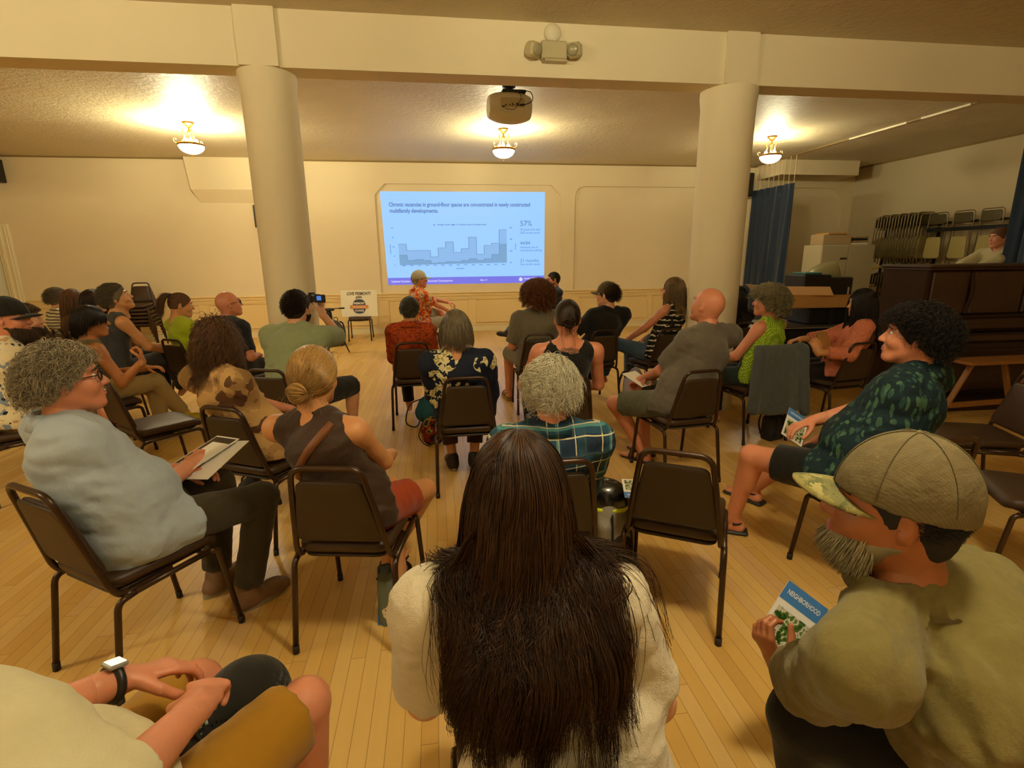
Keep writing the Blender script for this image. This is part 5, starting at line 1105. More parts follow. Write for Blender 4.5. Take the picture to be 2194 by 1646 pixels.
# ================================================================ cloth patterns
def camo(t, cols, sc=9):
    v = warp(t, coords(t), 8, .06); n1 = noise(t, v, sc, 3, .55); n2 = noise(t, v, sc*1.4, 2, .5)
    a = ramp(t, n1, [(0, srgb(cols[0])), (.50, srgb(cols[1])), (.58, srgb(cols[2]))], 'CONSTANT'); m = mathn(t, 'GREATER_THAN', n2, .60); return mixc(t, m, a, srgb(cols[3]))
def stripes(t, axis, period, duty, a, b, off=0.0):
    s = sep(t, coords(t))[axis]; f = mathn(t, 'FRACT', mathn(t, 'ADD', mathn(t, 'DIVIDE', s, period), off)); return mixc(t, mathn(t, 'LESS_THAN', f, duty), a, b)
def plaid(t):
    X, Y, Z = sep(t, coords(t)); c = srgb('#1d2c40')
    def band(s, per, duty, col, base, w, o=0.0): return mixc(t, mathn(t, 'MULTIPLY', mathn(t, 'LESS_THAN', mathn(t, 'FRACT', mathn(t, 'ADD', mathn(t, 'DIVIDE', s, per), o)), duty), w), base, srgb(col))
    r = c
    for s in (X, Z):
        r = band(s, .115, .36, '#22485a', r, .7); r = band(s, .115, .07, '#4f8a88', r, .7, .80); r = band(s, .115, .045, '#d8d0a4', r, .8, .10); r = band(s, .115, .03, '#cfc79c', r, .65, .72); r = band(s, .23, .06, '#16202c', r, .8, .4)
    return r
def blobs(t, sc, thr, base, col, col2=None, wsc=9, wamt=.05):
    v = warp(t, coords(t), wsc, wamt); d = vor(t, v, sc); m = mathn(t, 'LESS_THAN', d, thr); r = mixc(t, m, srgb(base), srgb(col))
    if col2: r = mixc(t, mathn(t, 'LESS_THAN', d, thr*.45), r, srgb(col2))
    return r
def floral(t):
    v = coords(t); w = warp(t, v, 16, .05); d = vor(t, w, 6.5, 'SMOOTH_F1'); n = noise(t, warp(t, v, 30, .02), 26, 2)
    m = mathn(t, 'MULTIPLY', mathn(t, 'LESS_THAN', d, .33), mathn(t, 'GREATER_THAN', n, .47)); r = mixc(t, m, srgb('#141a2c'), srgb('#d9cf9a')); m2 = mathn(t, 'MULTIPLY', m, mathn(t, 'GREATER_THAN', n, .60)); return mixc(t, m2, r, srgb('#a3955a'))
def leaves(t):
    r = srgb('#10242a')
    for k_, (rot, off) in enumerate((((.3, .5, .6), 0), ((.9, -.7, -.8), 3.1), ((-.5, 1.2, 1.9), 7.7))):
        v = coords(t, (26, 26, 8.5), rot); n = N(t, 'ShaderNodeVectorMath', operation='ADD'); t.links.new(warp(t, v, 2.0, .5), n.inputs[0]); n.inputs[1].default_value = (off, off, off)
        d = vor(t, n.outputs[0], 1.0); m = mathn(t, 'LESS_THAN', d, .27); r = mixc(t, m, r, srgb(('#33503f', '#25423f', '#3d5c42')[k_]))
    return r
def limecheck(t):
    v = coords(t, (1, 1, 1), (.1, .7, .5)); a = vor(t, v, 62, rnd=.12); return ramp(t, a, [(0, srgb('#dce48c')), (.30, srgb('#c8d860')), (.36, srgb('#7fa018')), (1, srgb('#6f9012'))])
def hawaii(t):
    v = warp(t, coords(t), 12, .05); n = noise(t, v, 15, 2); return ramp(t, n, [(0, srgb('#8a3a2c')), (.38, srgb('#c8542c')), (.47, srgb('#d88830')), (.54, srgb('#cfc0a8')), (.60, srgb('#5f7a8a')), (.66, srgb('#d06a30'))], 'CONSTANT')
def batik(t):
    v = warp(t, coords(t), 20, .04); n = noise(t, v, 22, 3); m = noise(t, coords(t, (1, 1, 5)), 30, 2); return mixc(t, mathn(t, 'GREATER_THAN', m, .56), ramp(t, n, [(.3, srgb('#8a2c0e')), (.5, srgb('#b84a16')), (.65, srgb('#7a3a14'))]), srgb('#6a2a14'))
def tropical(t):
    v = warp(t, coords(t), 10, .05); d = vor(t, v, 9); n = noise(t, v, 11, 2); r = ramp(t, n, [(0, srgb('#7f8ea0')), (.42, srgb('#d8cda8')), (.62, srgb('#b8946a'))], 'CONSTANT'); return mixc(t, mathn(t, 'LESS_THAN', vor(t, warp(t, coords(t), 14, .05), 19), .26), r, srgb('#23262a'))
def horses(t):
    v = warp(t, coords(t), 22, .05); s = sep(t, v)[2]; X = sep(t, v)[0]; f = mathn(t, 'ABSOLUTE', mathn(t, 'SUBTRACT', mathn(t, 'FRACT', mathn(t, 'DIVIDE', s, .055)), .5)); m = mathn(t, 'MULTIPLY', mathn(t, 'LESS_THAN', f, .13), mathn(t, 'GREATER_THAN', noise(t, coords(t), 30, 1), .42)); return mixc(t, m, srgb('#17150f'), srgb('#cfc4a8'))
def dots(t): v = coords(t); return mixc(t, mathn(t, 'LESS_THAN', vor(t, v, 55), .2), srgb('#c97858'), srgb('#7a4030'))
P_PLAID = patmat('plaid_flannel', plaid); P_CAMO = patmat('desert_camouflage', lambda t: camo(t, ('#bd985f', '#a58150', '#8a6a3c', '#5f4029'), 5.5)); P_CAPCAMO = patmat('faded_camouflage_canvas', lambda t: camo(t, ('#8d854e', '#767246', '#5c603a', '#9d955f'), 22))
P_FLORAL = patmat('navy_floral', floral); P_LEAF = patmat('green_leaf_print', leaves); P_LIME = patmat('lime_check', limecheck); P_HAW = patmat('orange_hawaiian', hawaii); P_BATIK = patmat('orange_batik', batik); P_TROP = patmat('bold_petal_print', tropical)
P_HORSE = patmat('black_white_print', horses); P_DOTS = patmat('salmon_speckle', dots); P_STRIPE = patmat('black_white_stripe', lambda t: stripes(t, 2, .038, .3, srgb('#cfc3a4'), srgb('#201c16')))
def F(n, c, **k): return fabric(n, c, **k)
def capmesh(t):
    v = coords(t); n = noise(t, v, 20, 3); base = mixc(t, n, srgb('#5f5539'), srgb('#7b6f4e')); s = sep(t, coords(t, (1, 1, 1), (0.2, .5, .3)))[0]; f = mathn(t, 'FRACT', mathn(t, 'MULTIPLY', s, 190.0)); return mixc(t, mathn(t, 'MULTIPLY', mathn(t, 'LESS_THAN', f, .35), .30), base, srgb('#55492f'))
P_MESH = patmat('faded_mesh_cap_cloth', capmesh)
H_GREY = hairmat('salt_pepper_hair', '#4d4434', '#c0b290'); H_WHITE = hairmat('white_grey_hair', '#a39a7a', '#ece4c6'); H_DKBR = hairmat('dark_brown_hair', '#120a05', '#33200f'); H_BLK = hairmat('black_hair', '#0b0907', '#1f1811'); H_BR = hairmat('brown_hair', '#3a2412', '#755030')
H_BLOND = hairmat('dark_blonde_hair', '#6b4a20', '#c39a56'); H_AUB = hairmat('auburn_curly_hair', '#4f2c18', '#9a623c'); H_LBR = hairmat('light_brown_hair', '#4a3820', '#8a7048'); H_GREYBR = hairmat('grey_brown_hair', '#43382a', '#7f7258'); H_LGREY = hairmat('pale_grey_curls', '#5a5038', '#a3956c'); H_BEARD = hairmat('brown_beard', '#2a1a0c', '#4a3018'); H_GBEARD = hairmat('grey_beard', '#6a6048', '#b0a680')
M_KHAKI = F('khaki_cotton', '#a8925f'); M_DKP = F('black_cotton', '#17140f'); M_DENIM = F('blue_denim', '#3f5468', var=.25); M_GRSH = F('grey_green_shorts', '#575844', var=.2)
def armpx(*a): return ('px',)+a
# ================================================================ the cast
def grey_curls(**k): d = dict(kind='curlyshort', m=H_GREY, L=.080, vol=1.0, amp=.010, turns=1.8, n=4200, off=.018, cn=26); d.update(k); return d
def x_polo(D):
    hx = D['hx']
person('a', 'grey curly man with glasses in a pale blue polo shirt, leaflets on his lap', (-1.28, 2.12), 36, (118, 738, 2.22), hy=62, hp=4, sc=1.10, sw=.205, g=1.36, hg=1.12, sk='rosy', near=2, tw=6, htop=.135,
  top=dict(m=F('pale_blue_jersey', '#a2afb8', var=.06), sleeve=.72, collar=True, loose=1.18, wr=.008, wf=12, hem=.09, skirt=.36), bot=dict(m=F('dark_olive_cargo', '#37311f', var=.15), kind='pants', wr=.007), shoes=dict(m=mat('grey_orange_sneaker', '#7a5a3c', .6, var=.4, vscale=30)), hair=grey_curls(seed=11, hl=.05),
  glasses=dict(w=1.6), armR=dict(t=armpx(420, 985, 2.46), pole=(.6, -.2, -.9), curl=.5), armL=dict(t=(-.12, .30, .68)), legR=dict(t=(.14, .36, .085)))
from mathutils.bvhtree import BVHTree
def on_surface(me_obj, D):
    T = BVHTree.FromPolygons([tuple(v.co) for v in me_obj.data.vertices], [tuple(p.vertices) for p in me_obj.data.polygons])
    def f(p, lift=.002):
        d = Vector(D['fw']); hit = T.ray_cast(Vector(p)-d*.5, d); return np.array(hit[0])-D['fw']*lift if hit[0] is not None else np.array(p)
    return f
def strap_over(D, path, w):
    """flat strap laid on the back: path of (across, height 0..1 from pelvis to neck)"""
    pts = []; SF = on_surface(D['top'], D)
    for a, h in path:
        base = D['Pv']*(1-h)+D['Nk']*h; wdt = (.15 if h < .8 else .11)*D['S']; dep = (.128 if h < .75 else .128-.26*(h-.75))*D['S']; pts.append(base+D['u']*a*wdt*1.1-D['fw']*(dep*math.sqrt(max(.05, 1-.7*a*a))+.012))
    P = np.array([SF(p, .004) for p in smoothpath(pts, 8)]); T = np.gradient(P, axis=0); nn = -D['fw']; V = []
    for p, t_ in zip(P, T):
        s = nrm(np.cross(t_, nn)); V += [p+s*w, p-s*w, p-s*w+nn*.005, p+s*w+nn*.005]
    F_ = []
    for i in range(len(P)-1):
        for j in range(4): a = i*4+j; b = i*4+(j+1) % 4; F_.append((a, b, b+4, a+4))
    return (np.array(V), F_)
person('b', 'blonde woman with a messy bun, brown sleeveless top and rust shorts', (-.39, 2.18), 12, (668, 748, 2.16), hy=14, hp=-2, sc=1.0, sw=.172, g=.92, hg=1.0, sk='warm', near=2, tw=4, htop=.122,
  top=dict(m=F('dark_brown_satin', '#35210f', var=.1, rough=.55), sleeve=0, neck=.060, scoop=-.04, arm=.058, name='sleeveless_top', hem=.05, wf=13, skirt=.06), bot=dict(m=F('rust_shorts', '#a03c10', var=.1), kind='shorts', len=.62), shoes=dict(kind='sandal', m=M_SHOE),
  hair=dict(kind='bun', m=H_BLOND, tie=ps(0, -.118, -.030), br=.040, puff=1.22, n=4200, jit=.06, seed=5, off=.016), armR=dict(t=(.06, .34, .67), pole=(.55, -.2, -1)), armL=dict(t=(-.06, .34, .67), pole=(-.55, -.2, -1)), legR=dict(t=(.02, .30, .10), pole=(.7, .7, .9)), legL=dict(t=(.10, .22, .09), pole=(-.1, .8, 1)),
  extra=lambda D: obj('bag_strap', [strap_over(D, [(-.85, .38), (-.35, .60), (.20, .80), (.90, .985)], .016)], mat('tan_leather_strap', '#6b3c16', .5), D['root'], True))
person('c', 'person with long curly brown hair in a camouflage shirt', (-1.04, 3.10), 30, (462, 682, 3.08), hy=44, hp=-4, sc=1.04, sw=.185, g=1.0, sk='rosy', near=1, tw=6, htop=.13,
  top=dict(m=P_CAMO, sleeve=1.35, loose=1.15, wr=.007), bot=dict(m=M_DKP, kind='shorts', len=.95), shoes=dict(m=M_SHOE), hair=dict(kind='curlylong', m=H_BR, L=.24, vol=.0, amp=.006, turns=4.5, n=3600, off=.004, seed=8), armR=dict(t=armpx(598, 945, 3.40), pole=(.8, -.1, -.7), curl=.8), armL=dict(t=(-.02, .30, .66), curl=.8),
  extra=lambda D: obj('earring', [D['hx'](ell((.083, -.012, -.038), (.004, .004, .004), 8, 6))], M_PAPER, D['root'], True))
def camcorder(D):
    t = thing('camcorder', 'black camcorder with its side screen lit blue, held by the filming man', 'camera', tuple(aty(668, 640, 4.72)), math.radians(-14), None)
    obj('camera_body', [box((-.035, -.06, -.032), (.03, .09, .035), .012), xf(lathe([(.028, 0), (.03, .05)], 16), rx(-PI/2), (-.003, .09, 0)), box((-.02, -.02, .033), (.01, .05, .052), .004)], M_DK, t); s = obj('flip_screen', [box((.035, -.03, -.034), (.135, -.018, .036), .006)], M_DK, t)
    obj('screen_image', [box((.06, -.0325, -.012), (.10, -.0305, .024))], emis('blue_lcd', '#4f86e0', .8), s)
person('d', 'large man in a pale green shirt filming with a camcorder', (-1.13, 4.22), 20, (634, 622, 4.42), hy=24, hp=2, hr=2, sc=1.10, sw=.215, g=1.5, hg=1.15, sk='fair', near=1, tw=0, htop=.125, neck_fwd=.01,
  top=dict(m=F('pale_sage_jersey', '#8d9872', var=.05), sleeve=.8, loose=1.3, wr=.007), bot=dict(m=F('charcoal_shorts', '#1f1f1f'), kind='shorts', len=1.0), shoes=dict(m=M_SHOE), hair=dict(kind='crop', m=H_DKBR, L=.030, n=3000, off=.010, seed=2), armR=dict(t=armpx(690, 672, 4.74), pole=(.8, .2, -.9), d=(-.15, .25, 1), n=(-1, .2, .0), curl=.75), armL=dict(t=(-.05, .34, .70)), legR=dict(t=(.20, .42, .085)), beard=dict(m=H_DKBR, L=.012), extra=camcorder)
person('e', 'woman with a high ponytail and glasses in a lime green shirt', (-2.50, 5.80), 34, (388, 629, 5.85), hy=66, hp=-8, sc=1.03, sw=.17, g=.95, sk='warm', near=1, tw=10,
  top=dict(m=F('lime_green_jersey', '#a8b81a', var=.06), sleeve=.75, loose=1.15), bot=dict(m=M_DKP), shoes=dict(), hair=dict(kind='pony', m=H_BR, tie=ps(-.0, -.085, .085), L=.26, n=2400, seed=9), glasses={}, armR=dict(t=(.1, .32, .66)))
person('n', 'bald man with dark glasses in a navy shirt', (-2.05, 5.50), 25, (482, 625, 5.62), hy=58, hp=8, sc=1.08, sw=.195, g=1.15, sk='rosy', near=1, tw=10, top=dict(m=F('navy_jersey', '#14171f'), sleeve=.8), bot=dict(m=M_DKP), shoes=dict(), glasses=dict(w=1.8))
person('g', 'woman with a black bob, taupe top and khaki trousers', (-2.85, 4.68), 48, (188, 655, 4.66), hy=70, hp=0, sc=1.05, sw=.175, g=.95, sk='tan', near=1, tw=0, htop=.124,
  top=dict(m=F('taupe_jersey', '#6e5f40'), sleeve=0, arm=.056, neck=.07, name='sleeveless_top'), bot=dict(m=M_KHAKI, kind='pants', wr=.009), shoes=dict(m=mat('yellow_sandal', '#b8a418', .6)), hair=dict(kind='bob', m=H_BLK, L=.14, n=3000, off=.012, seed=4),
  armR=dict(t=armpx(305, 775, 4.50), pole=(.1, .3, -1), d=(-.35, .1, 1), n=(-.3, -1, 0), curl=1.1), armL=dict(t=(.0, .36, .70)), legR=dict(t=(-.10, .62, .20), pole=(0, .5, 1), d=(-.3, 1, -.3), flat=False), legL=dict(t=(-.05, .42, .085)))
person('h', 'person with short grey hair in a sleeveless dark grey top', (-3.15, 5.55), 44, (236, 613, 5.58), hy=72, hp=18, sc=1.07, sw=.18, g=1.0, sk='warm', near=1, tw=4, top=dict(m=F('charcoal_jersey', '#3d3c3c'), sleeve=0, arm=.058, name='sleeveless_top'), bot=dict(m=F('dark_grey_trousers', '#35322c')), shoes=dict(),
  hair=dict(kind='crop', m=H_GREYBR, L=.045, n=3000, off=.012, sweep=ps(.2, -.5, .6), seed=6), armR=dict(t=(.10, .42, .70), pole=(.6, .1, -1), d=(-1, .4, .1), curl=.8), armL=dict(t=(-.02, .44, .74), d=(.8, .5, .2), curl=.8), legR=dict(t=(-.05, .55, .25), flat=False, d=(-.2, 1, -.2)))
person('s', 'person with short grey hair in a black and white striped shirt', (-4.72, 7.45), 42, (122, 619, 7.45), hy=38, sc=1.04, near=0, top=dict(m=P_STRIPE, sleeve=1.9), bot=dict(m=M_DKP), shoes=dict(), hair=dict(kind='crop', m=H_GREYBR, L=.05, n=2400, off=.014))
person('t', 'woman with long straight brown hair beside the striped shirt', (-4.27, 7.0), 42, (155, 621, 6.95), hy=62, sc=1.03, near=0, sk='warm', sw=.17, top=dict(m=F('brown_blouse', '#4a3620'), sleeve=1.9), bot=dict(m=M_DKP), shoes=dict(), hair=dict(kind='long', m=H_BR, L=.50, n=2600, off=.012, steps=14))
person('u', 'person with dark hair partly hidden behind the grey-haired person', (-3.85, 6.62), 42, (197, 623, 6.6), hy=48, sc=1.03, near=0, top=dict(m=F('maroon_jersey', '#5a3030'), sleeve=.8), bot=dict(m=M_DKP), shoes=dict(), hair=dict(kind='bob', m=H_DKBR, L=.12, n=2400, off=.016))
CH['W'] = chair('brown stacking chair under the bearded person beyond the black cap', GR, (-3.42, 5.05), 45)
person('w', 'brown-haired bearded person just beyond the man in the black cap', (-3.42, 5.05), 48, (50, 655, 4.95), hy=75, sc=1.03, near=0, top=dict(m=F('dull_brown_shirt', '#6a5a3c'), sleeve=.8), bot=dict(m=M_DKP), shoes=dict(), hair=dict(kind='curlyshort', m=H_BR, L=.05, n=2200, off=.012), beard=dict(m=H_BEARD, L=.05))
person('v', 'bearded man in a black cap and bold petal-print shirt at the left edge', (-2.95, 4.0), 55, (12, 638, 4.02), hy=82, hp=-2, sc=1.07, sw=.2, g=1.15, sk='rosy', near=1, htop=.135, top=dict(m=P_TROP, sleeve=.8, loose=1.25, collar=True), bot=dict(m=F('tan_patch_shorts', '#7a6038'), kind='shorts', len=.9), shoes=dict(), hair=dict(kind='crop', m=H_DKBR, L=.010, n=1800, off=.002), cap_=dict(m=F('black_cap_cloth', '#15150f')), beard=dict(m=H_BEARD, L=.07))
person('o', 'person with short dark grey hair in a rust orange batik shirt', (-.25, 5.14), 3, (877, 637, 5.10), hy=6, sc=1.0, sw=.165, near=1, sk='warm', top=dict(m=P_BATIK, sleeve=1.0, collar=True, loose=1.2, hem=.07), bot=dict(m=M_DKP), shoes=dict(), hair=dict(kind='crop', m=hairmat('dark_grey_hair', '#2c2822', '#6a6252'), L=.035, n=2600, off=.010, sweep=ps(0, -1, -.4)))
person('q', 'woman with short grey hair in a navy shirt with large cream flowers', (.17, 3.60), 0, (975, 668, 3.52), hy=-2, hp=-6, sc=1.02, sw=.178, g=1.12, hg=1.1, near=1, sk='warm', htop=.125, top=dict(m=P_FLORAL, sleeve=1.15, loose=1.35, neck=.072, wr=.007, hem=.1), bot=dict(m=F('brown_trousers', '#3a2214'), kind='pants', len=.75), shoes=dict(m=mat('brown_lace_shoe', '#2e2417', .6, var=.4, vscale=30)), hair=dict(kind='bob', m=H_GREYBR, L=.15, n=3600, off=.020, seed=12), legL=dict(t=(-.10, .26, .085)), legR=dict(t=(.07, .27, .085)))
def tattoo(D):
    """line ornament inked on the upper back: thin curves lying on the skin"""
    pcs = []; M_T = mat('tattoo_ink', '#4a3a2a', .6)
    C0 = D['Ch']*.36+D['Nk']*.64; u, f, up = D['u'], D['fw'], D['up']; S = D['S']; SF = on_surface(D['body'], D)
    def on(a, b):
        return SF(C0+u*a+up*b, .0006)
    rng = np.random.default_rng(4)
    for k_ in range(9):
        a0 = math.pi*(k_+.5)/9; r0 = .045; c = np.array([math.cos(a0)*.05, math.sin(a0)*.028-.02]); pcs.append(tube([on(c[0]*1.2+.022*math.cos(q), c[1]+.016*math.sin(q)) for q in np.linspace(0, 2*PI, 14)], .0016, 4)); pcs.append(tube([on(c[0]+.011*math.cos(q), c[1]+.009*math.sin(q)) for q in np.linspace(0, 2*PI, 10)], .0010, 4))
    for r_ in (.03, .055, .075): pcs.append(tube([on(r_*math.cos(q)*(1+.12*math.cos(9*q)), r_*.62*math.sin(q)*(1+.12*math.cos(9*q))-.02) for q in np.linspace(0, PI, 40)], .0012, 4))
    obj('tattoo', pcs, M_T, D['root'], True)
person('r', 'woman with a low dark bun, back tattoo and black tank top', (.83, 3.49), 4, (1216, 643, 3.44), hy=8, hp=-2, sc=1.05, sw=.185, g=1.05, sk='rosy', near=1, htop=.122, top=dict(m=F('black_tank', '#11100e'), sleeve=0, arm=.078, neck=.10, scoop=.10, name='tank_top', off=.009), bot=dict(m=M_DKP), shoes=dict(), hair=dict(kind='bun', m=H_DKBR, tie=ps(0, -.112, -.012), br=.036, puff=1.10, n=3400, seed=7), armL=dict(t=(-.10, .24, .66), pole=(-.8, -.3, -.6)), armR=dict(t=(.12, .22, .66), pole=(.8, -.3, -.6)), extra=tattoo)
person('x', 'person with big curly auburn hair in a grey shirt', (1.03, 5.42), 0, (1152, 602, 5.45), hy=2, sc=1.09, sw=.195, near=1, sk='rosy', htop=.150, top=dict(m=F('warm_grey_jersey', '#6b6450'), sleeve=.85, loose=1.2), bot=dict(m=F('grey_olive_shorts', '#6a634a'), kind='shorts', len=.95), shoes=dict(kind='sandal', m=mat('tan_sandal', '#8a6a3a', .6)), hair=dict(kind='curlyshort', m=H_AUB, L=.125, vol=1.5, amp=.014, turns=3.5, n=3600, off=.035, seed=21, cn=26), legL=dict(t=(-.24, .40, .10)), armL=dict(t=(-.12, .28, .64)))
person('y', 'person in a brown cap and black shirt looking left', (1.72, 5.55), -8, (1300, 606, 5.55), hy=-48, sc=1.05, sw=.18, near=1, htop=.128, top=dict(m=F('black_jersey', '#12110f'), sleeve=.85, loose=1.2), bot=dict(m=M_DKP), shoes=dict(), hair=dict(kind='crop', m=H_DKBR, L=.06, n=2200), cap_=dict(m=F('olive_brown_cap', '#55462a')), armL=dict(t=(-.12, .2, .70), pole=(-.9, -.1, -.6)))
person('z', 'woman with long light brown hair, black print top and jeans', (2.42, 5.50), -28, (1447, 596, 5.48), hy=-62, hp=8, sc=1.06, sw=.17, near=1, sk='rosy', top=dict(m=P_HORSE, sleeve=0, arm=.056, neck=.07, name='sleeveless_top'), bot=dict(m=M_DENIM), shoes=dict(), hair=dict(kind='long', m=H_LBR, L=.34, n=3000, off=.012, seed=31), armL=dict(t=(-.16, .30, .66), pole=(-.7, -.2, -.9)), legL=dict(t=(-.28, .52, .22), d=(-.4, 1, -.2), flat=False), legR=dict(t=(.02, .36, .085)))
def blanksheet(D): thing_o = thing('paper_sheet', 'white paper held on the lap of the bald man in grey', 'paper', tuple(aty(1368, 812, 3.85)), .5); obj('page', [obox((0, 0, 0), (1, 0, 0), (0, 1, .35), (0, -.35, 1), .16, .22, .003)], M_PAPER, thing_o)
person('k1', 'bald man in a grey shirt and green shorts looking up', (1.75, 3.50), -28, (1528, 617, 3.56), hy=-30, hp=14, sc=1.12, ct=30, sw=.205, g=1.15, hg=1.05, sk='rosy', near=2, tw=6, htop=.122, top=dict(m=F('mid_grey_jersey', '#5f574a', var=.06), sleeve=.8, loose=1.2, wr=.006), bot=dict(m=M_GRSH, kind='shorts', len=.85, wr=.008), shoes=dict(kind='flipflop', m=mat('brown_sandal', '#3a2414', .6)), armL=dict(t=armpx(1368, 815, 3.86), pole=(-.7, -.3, -.9), curl=.7), armR=dict(t=(.0, .33, .66)), legL=dict(t=(-.02, .28, .085), pole=(-.5, .7, 1)), extra=blanksheet)
person('c1', 'dark-haired person in dark clothes half hidden behind the right column', (3.45, 5.80), -20, (1580, 613, 5.75), hy=-22, sc=1.03, near=0, top=dict(m=F('black_top', '#100f0d'), sleeve=1.9), bot=dict(m=M_DKP), shoes=dict(), hair=dict(kind='long', m=H_BLK, L=.36, n=2400))
person('d1', 'woman with pale grey curls in a lime checked sleeveless top', (2.80, 4.24), -30, (1650, 610, 4.26), hy=-46, hp=2, sc=1.05, ct=30, sw=.178, g=1.0, sk='rosy', near=1, htop=.145, top=dict(m=P_LIME, sleeve=0, arm=.058, neck=.068, name='sleeveless_top', belt=True, wr=.006), bot=dict(m=F('dark_teal_trousers', '#1f2f30')), shoes=dict(), hair=dict(kind='curlyshort', m=H_LGREY, L=.105, vol=1.3, amp=.013, turns=3, n=3800, off=.026, seed=16, cn=26), armL=dict(t=(-.14, .30, .66), pole=(-.7, -.2, -.9)))
def folder(D):
    t = thing('cardboard_folder', 'tan cardboard folder held by the woman in the salmon blouse', 'folder', tuple(aty(1772, 742, 4.30)), math.radians(30)); obj('cover', [obox((0, 0, 0), (1, 0, 0), (0, .5, 1), (0, -1, .5), .20, .28, .006), obox((-.02, .02, .01), (1, 0, 0), (0, .5, 1), (0, -1, .5), .20, .26, .004)], M_CARD, t)
person('e1', 'woman with very long black hair in a salmon blouse', (3.72, 4.34), -55, (1848, 621, 4.30), hy=-78, hp=-4, sc=1.05, ct=50, sw=.165, g=.9, sk='warm', near=1, top=dict(m=P_DOTS, sleeve=1.7, loose=1.15), bot=dict(m=M_DKP), shoes=dict(), hair=dict(kind='long', m=H_BLK, L=.46, n=3400, off=.012, seed=41), armL=dict(t=armpx(1752, 755, 4.12), pole=(-.5, -.2, -.9), d=(0, .4, 1), n=(1, .3, 0), curl=.9), armR=dict(t=(.02, .30, .82)), extra=folder)
def broch_f(D):
    p = np.array(aty(1706, 912, 2.62)); brochure('blue and white brochure held by the man in the green leaf shirt', axes((.75, -.25, -.55), (.15, -.75, .62)), p-np.array((0.02, 0, .09)))
person('f1', 'man with dark curly hair in a dark green leaf print shirt', (2.02, 2.12), -36, (1975, 652, 2.16), hy=-50, hp=4, sc=1.12, ct=30, sw=.205, g=1.3, hg=1.05, sk='rosy', near=2, tw=8, htop=.140, top=dict(m=P_LEAF, sleeve=.9, loose=1.3, collar=True, wr=.008, wf=13), bot=dict(m=F('black_shorts', '#0e0d0a'), kind='shorts', len=.72), shoes=dict(kind='sandal', m=mat('black_sandal', '#1a130c', .6)), hair=dict(kind='curlyshort', m=H_BLK, L=.095, vol=1.25, amp=.011, turns=3, n=4600, off=.020, seed=51, cn=26), armL=dict(t=armpx(1745, 950, 2.52), pole=(-.6, -.3, -.9), curl=.9), armR=dict(t=(.0, .34, .70)), legL=dict(t=('w', 1.70, 2.60, .09), pole=(-.15, .2, 1), d=(-.5, 1, 0)), legR=dict(t=('w', 2.05, 2.95, .09), pole=(.5, .6, .3)), extra=broch_f)
person('p', 'person with thick white hair in a blue plaid shirt', (.43, 2.10), 2, (1178, 766, 2.06), hy=2, hp=-8, sc=1.0, sw=.19, g=1.12, sk='rosy', near=2, htop=.142, top=dict(m=P_PLAID, sleeve=1.4, loose=1.22, collar=True, wr=.006), bot=dict(m=M_DENIM), shoes=dict(), hair=dict(kind='curlyshort', m=H_WHITE, L=.085, vol=.85, amp=.009, turns=1.3, n=5600, off=.026, cn=30, seed=61), extra=lambda D: obj('earring', [D['hx'](tube([(-.084, -.012+.008*math.cos(a), -.044+.008*math.sin(a)) for a in np.linspace(0, 2*PI, 12)], .0016, 6))], mat('gold', '#c8963c', .3, 1.0), D['root'], True))
def side_curls(D):
    rng = np.random.default_rng(9); pcs = []; T = BVHTree.FromPolygons([tuple(v.co) for v in D['top'].data.vertices], [tuple(p.vertices) for p in D['top'].data.polygons]); O_ = loc_of(D['c'], D['th'], CAMP)
    def on_cam(x, y, Y):
        q = loc_of(D['c'], D['th'], aty(x, y, Y)); d = nrm(q-O_); h = T.ray_cast(Vector(O_), Vector(d)); return np.array(h[0])-d*.014 if h[0] is not None else q
    for px_, Y in (([(1010, 1150), (975, 1215), (945, 1235), (940, 1262), (958, 1299), (990, 1314), (1030, 1300)], .84), ([(1235, 1150), (1285, 1212), (1321, 1235), (1335, 1262), (1321, 1285), (1289, 1292), (1255, 1281)], .84), ([(1225, 1200), (1290, 1290), (1330, 1350), (1362, 1385)], .82), ([(1220, 1330), (1290, 1420), (1330, 1500), (1318, 1560)], .80), ([(1000, 1400), (985, 1480), (965, 1540), (990, 1560)], .80)):
        base = smoothpath([on_cam(x, y, Y) for x, y in px_], 5); n = 26 if len(px_) > 5 else 12; off = rng.normal(size=(n, 1, 3))*.006; t = np.linspace(0, 1, len(base))[None, :, None]
        obj('hair_lock', [tubes(base[None]+off*(1+.4*np.sin(t*5)), .0012)], MATS['very_dark_brown_hair'], D['root'], True)
person('l', 'woman in a white shirt with very long dark brown hair in the foreground', (.225, .86), 4, (1108, 930, .93), hy=4, hp=-3, sc=1.05, sw=.168, g=1.0, hg=1.1, sk='fair', near=2, htop=.118, top=dict(m=F('white_crinkle_cotton', '#cdc2a4', var=.05, weave=500, bs=.4), sleeve=.85, loose=1.14, wr=.006, wf=18, hem=.1), bot=dict(m=M_DKP), shoes=dict(), armL=dict(t=(-.10, .28, .68), pole=(-.5, -.1, -1)), armR=dict(t=(.10, .28, .68), pole=(.5, -.1, -1)),
  hair=dict(kind='long', m=hairmat('very_dark_brown_hair', '#190e06', '#4a2e17'), L=.485, lmin=.66, n=7500, r=.0013, off=.006, seed=71, drape=True, steps=34, M=150, cs=.86, amp=.016, turns=1.0, jit=.015), extra=side_curls)
def broch_k(D): brochure('blue and white brochure in the hand of the man in the khaki shirt', axes((.70, -.05, -.65), (-.15, -.85, .45)), aty(1655, 1400, 1.22))
